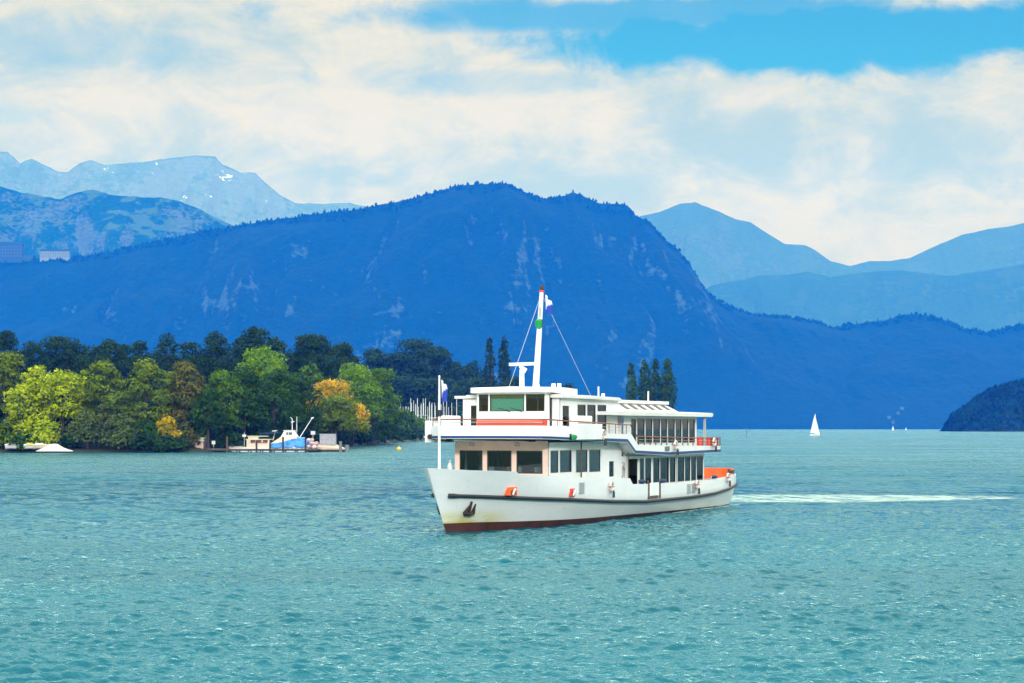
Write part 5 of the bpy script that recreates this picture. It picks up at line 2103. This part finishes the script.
# stack of pinkish buoys and bags
b = MB()
r_ = random.Random(2)
for k in range(9):
    b.ball((r_.uniform(-.9, .9), r_.uniform(-.4, .4), .45 + .75 * (k // 3)), r_.uniform(.45, .62), 9, 6, (1, 1, .85))
p = b.build('sack_pile', mat('pink_white_sacks', (.62, .45, .45), .8, var=.5, vscale=1.2), smooth=60)
p.location = (wx(312.5, JY + 5), JY + 5, .72)
tag(p, 'pile of pink and white sacks between tarpaulin and container', 'sacks')
b = MB()
b.tube([(0, 0, 0), (0, 0, 3.6)], .06, 6)
b.box(-.5, .5, -.03, .03, 3.0, 3.8)
p = b.build('signboard', mat('lilac_board', (.6, .55, .66), .6))
p.location = (wx(313, JY + 7), JY + 7, .9)
tag(p, 'small pale lilac board on a post above the sacks', 'sign')

# white covered boat at the left
o = empty('covered_boat', (wx(57, 391.5), 389.5, 0), 0, 'small boat under a peaked white canvas cover at the left shore', 'boat')
b = MB()
sail_hull(b, 7.0, 2.4, .75)
b.build('hull', mat('dark_hull', (.10, .08, .07), .5), o)
b = MB()
prof = [(-4.0, .35, .45), (-3.2, .9, .75), (-2.0, 1.25, 1.35), (-1.3, 1.3, 1.85), (0, 1.3, 2.0), (.7, 1.3, 1.9), (1.8, 1.25, 1.2), (3.2, .8, .7), (4.0, .3, .45)]
o0 = len(b.v)
for (x, w, zt) in prof:
    for j in range(9):
        a = math.pi * j / 8
        b.v.append((x, -math.cos(a) * w * 1.05, .38 + (zt - .38) * (math.sin(a) ** .75)))
for i in range(len(prof) - 1):
    for j in range(8):
        b.f.append([i * 9 + j, i * 9 + j + 1, (i + 1) * 9 + j + 1, (i + 1) * 9 + j])
        b.mi.append(0)
b.build('canvas_cover', mat('white_canvas', (.78, .74, .66), .8, var=.06, vscale=1), o, smooth=60)
# little boats drawn up under the left bushes
for px, Y, yb, cA, lab in ((12.5, 393.5, 437, (.5, .3, .25), 'small pinkish rowing boat drawn up under the left bushes'),
                           (31, 393.5, 436, (.8, .55, .1), 'small yellow and white rowing boat drawn up beneath the bushes'),
                           (40, 393.5, 437, (.8, .8, .8), 'white rowing boat drawn up just left above the covered boat')):
    b = MB()
    sail_hull(b, 3.2, 1.2, .75)
    b.cur = 1
    b.box(-1.0, .7, -.62, .62, .8, .95)
    p = b.build('rowing_boat', [GEL if cA[2] < .5 else CREAM, mat('boat_top_%d' % px, cA, .6)])
    p.location = (wx(px, Y - 2), Y - 2, 1.1 if True else 0)
    p.rotation_euler = (R(18), 0, R(10))
    tag(p, lab, 'rowing boat', 'rowing boats on the left bank')

# ------------------------------------------------------------------ hotel on the ridge and village on the far shore
def ridge_z(px):
    return (HZ - np.interp(px, [p[0] for p in MAIN], [p[1] for p in MAIN])) / F * 9000 + H0


HOTW = mat('hotel_wall', (.17, .22, .24), .8)
HOTR = mat('hotel_roof', (.015, .04, .06), .8, spec=0.03)


def hotel(px, w, d, h, lab, m_wall, nwin, rows, Y=8960, dz=-4):
    o = empty('hotel', (wx(px, Y), Y, ridge_z(px) + dz), 0, lab, 'hotel')
    b = MB()
    b.box(-w / 2, w / 2, -d / 2, d / 2, -25, h)
    b.build('wall', m_wall, o)
    b = MB()
    b.hexa([(-w / 2 - 2, -d / 2 - 2, h + .05), (w / 2 + 2, -d / 2 - 2, h + .05), (w / 2 + 2, d / 2 + 2, h + .05), (-w / 2 - 2, d / 2 + 2, h + .05)],
           [(-w / 2 + 3, -2, h + h * .3), (w / 2 - 3, -2, h + h * .3), (w / 2 - 3, 2, h + h * .3), (-w / 2 + 3, 2, h + h * .3)])
    b.build('roof', HOTR, o)
    for rr in range(rows):
        for k in range(nwin):
            b = MB()
            x = -w / 2 + (k + .5) * w / nwin
            z = h * (rr + .35) / rows
            b.box(x - w / nwin * .25, x + w / nwin * .25, -d / 2 - .15, -d / 2 + .3, z, z + h / rows * .5)
            b.build('window', DARK, o)
    return o


hotel(55, 145, 26, 34, 'long pale hotel with dark roof on the blue ridge at the left', HOTW, 12, 4)
hotel(8, 150, 40, 62, 'big dark blocky hotel on the ridge at the left edge', mat('dark_wall', (.006, .035, .06), .8), 10, 4)
hotel(27, 60, 20, 12, 'low hotel wing between the two hotels on the ridge', mat('dark_wall2', (.012, .05, .08), .8), 6, 2)
VILW = mat('village_wall', (.05, .10, .13), .8)


def slope_z(px, Y):
    XX, YY, ZZ, TT = mt_main[2]
    x = wx(px, Y)
    c = int(np.argmin(np.abs(XX[0] - x)))
    col = np.where(TT[:, c] >= 0, YY[:, c], 1e9)
    k = int(np.argmin(np.abs(col - Y)))
    return float(ZZ[k, c])


for (px, Y, w, lab) in ((889, 7420, 13, 'pale village house left on the far shore'), (902, 7560, 16, 'pale village house highest above the far shore'),
                        (898, 7480, 12, 'pale village house in the middle of the far village'), (893, 7360, 11, 'pale village house lowest, at the far waterline')):
    o = empty('village_house', (wx(px, Y), Y, slope_z(px, Y) + 2), 0, lab, 'house', 'houses of the far village')
    b = MB()
    b.box(-w / 2, w / 2, -6, 6, -12, 9)
    b.build('wall', VILW, o)
    b = MB()
    b.prism([(-w / 2 - 1, -7), (w / 2 + 1, -7), (w / 2 + 1, 7), (-w / 2 - 1, 7)], 9.05, 9.6)
    b.hexa([(-w / 2 - 1, -7, 9.62), (w / 2 + 1, -7, 9.62), (w / 2 + 1, 7, 9.62), (-w / 2 - 1, 7, 9.62)],
           [(-w / 2, -.5, 14), (w / 2, -.5, 14), (w / 2, .5, 14), (-w / 2, .5, 14)])
    b.build('roof', HOTR, o)
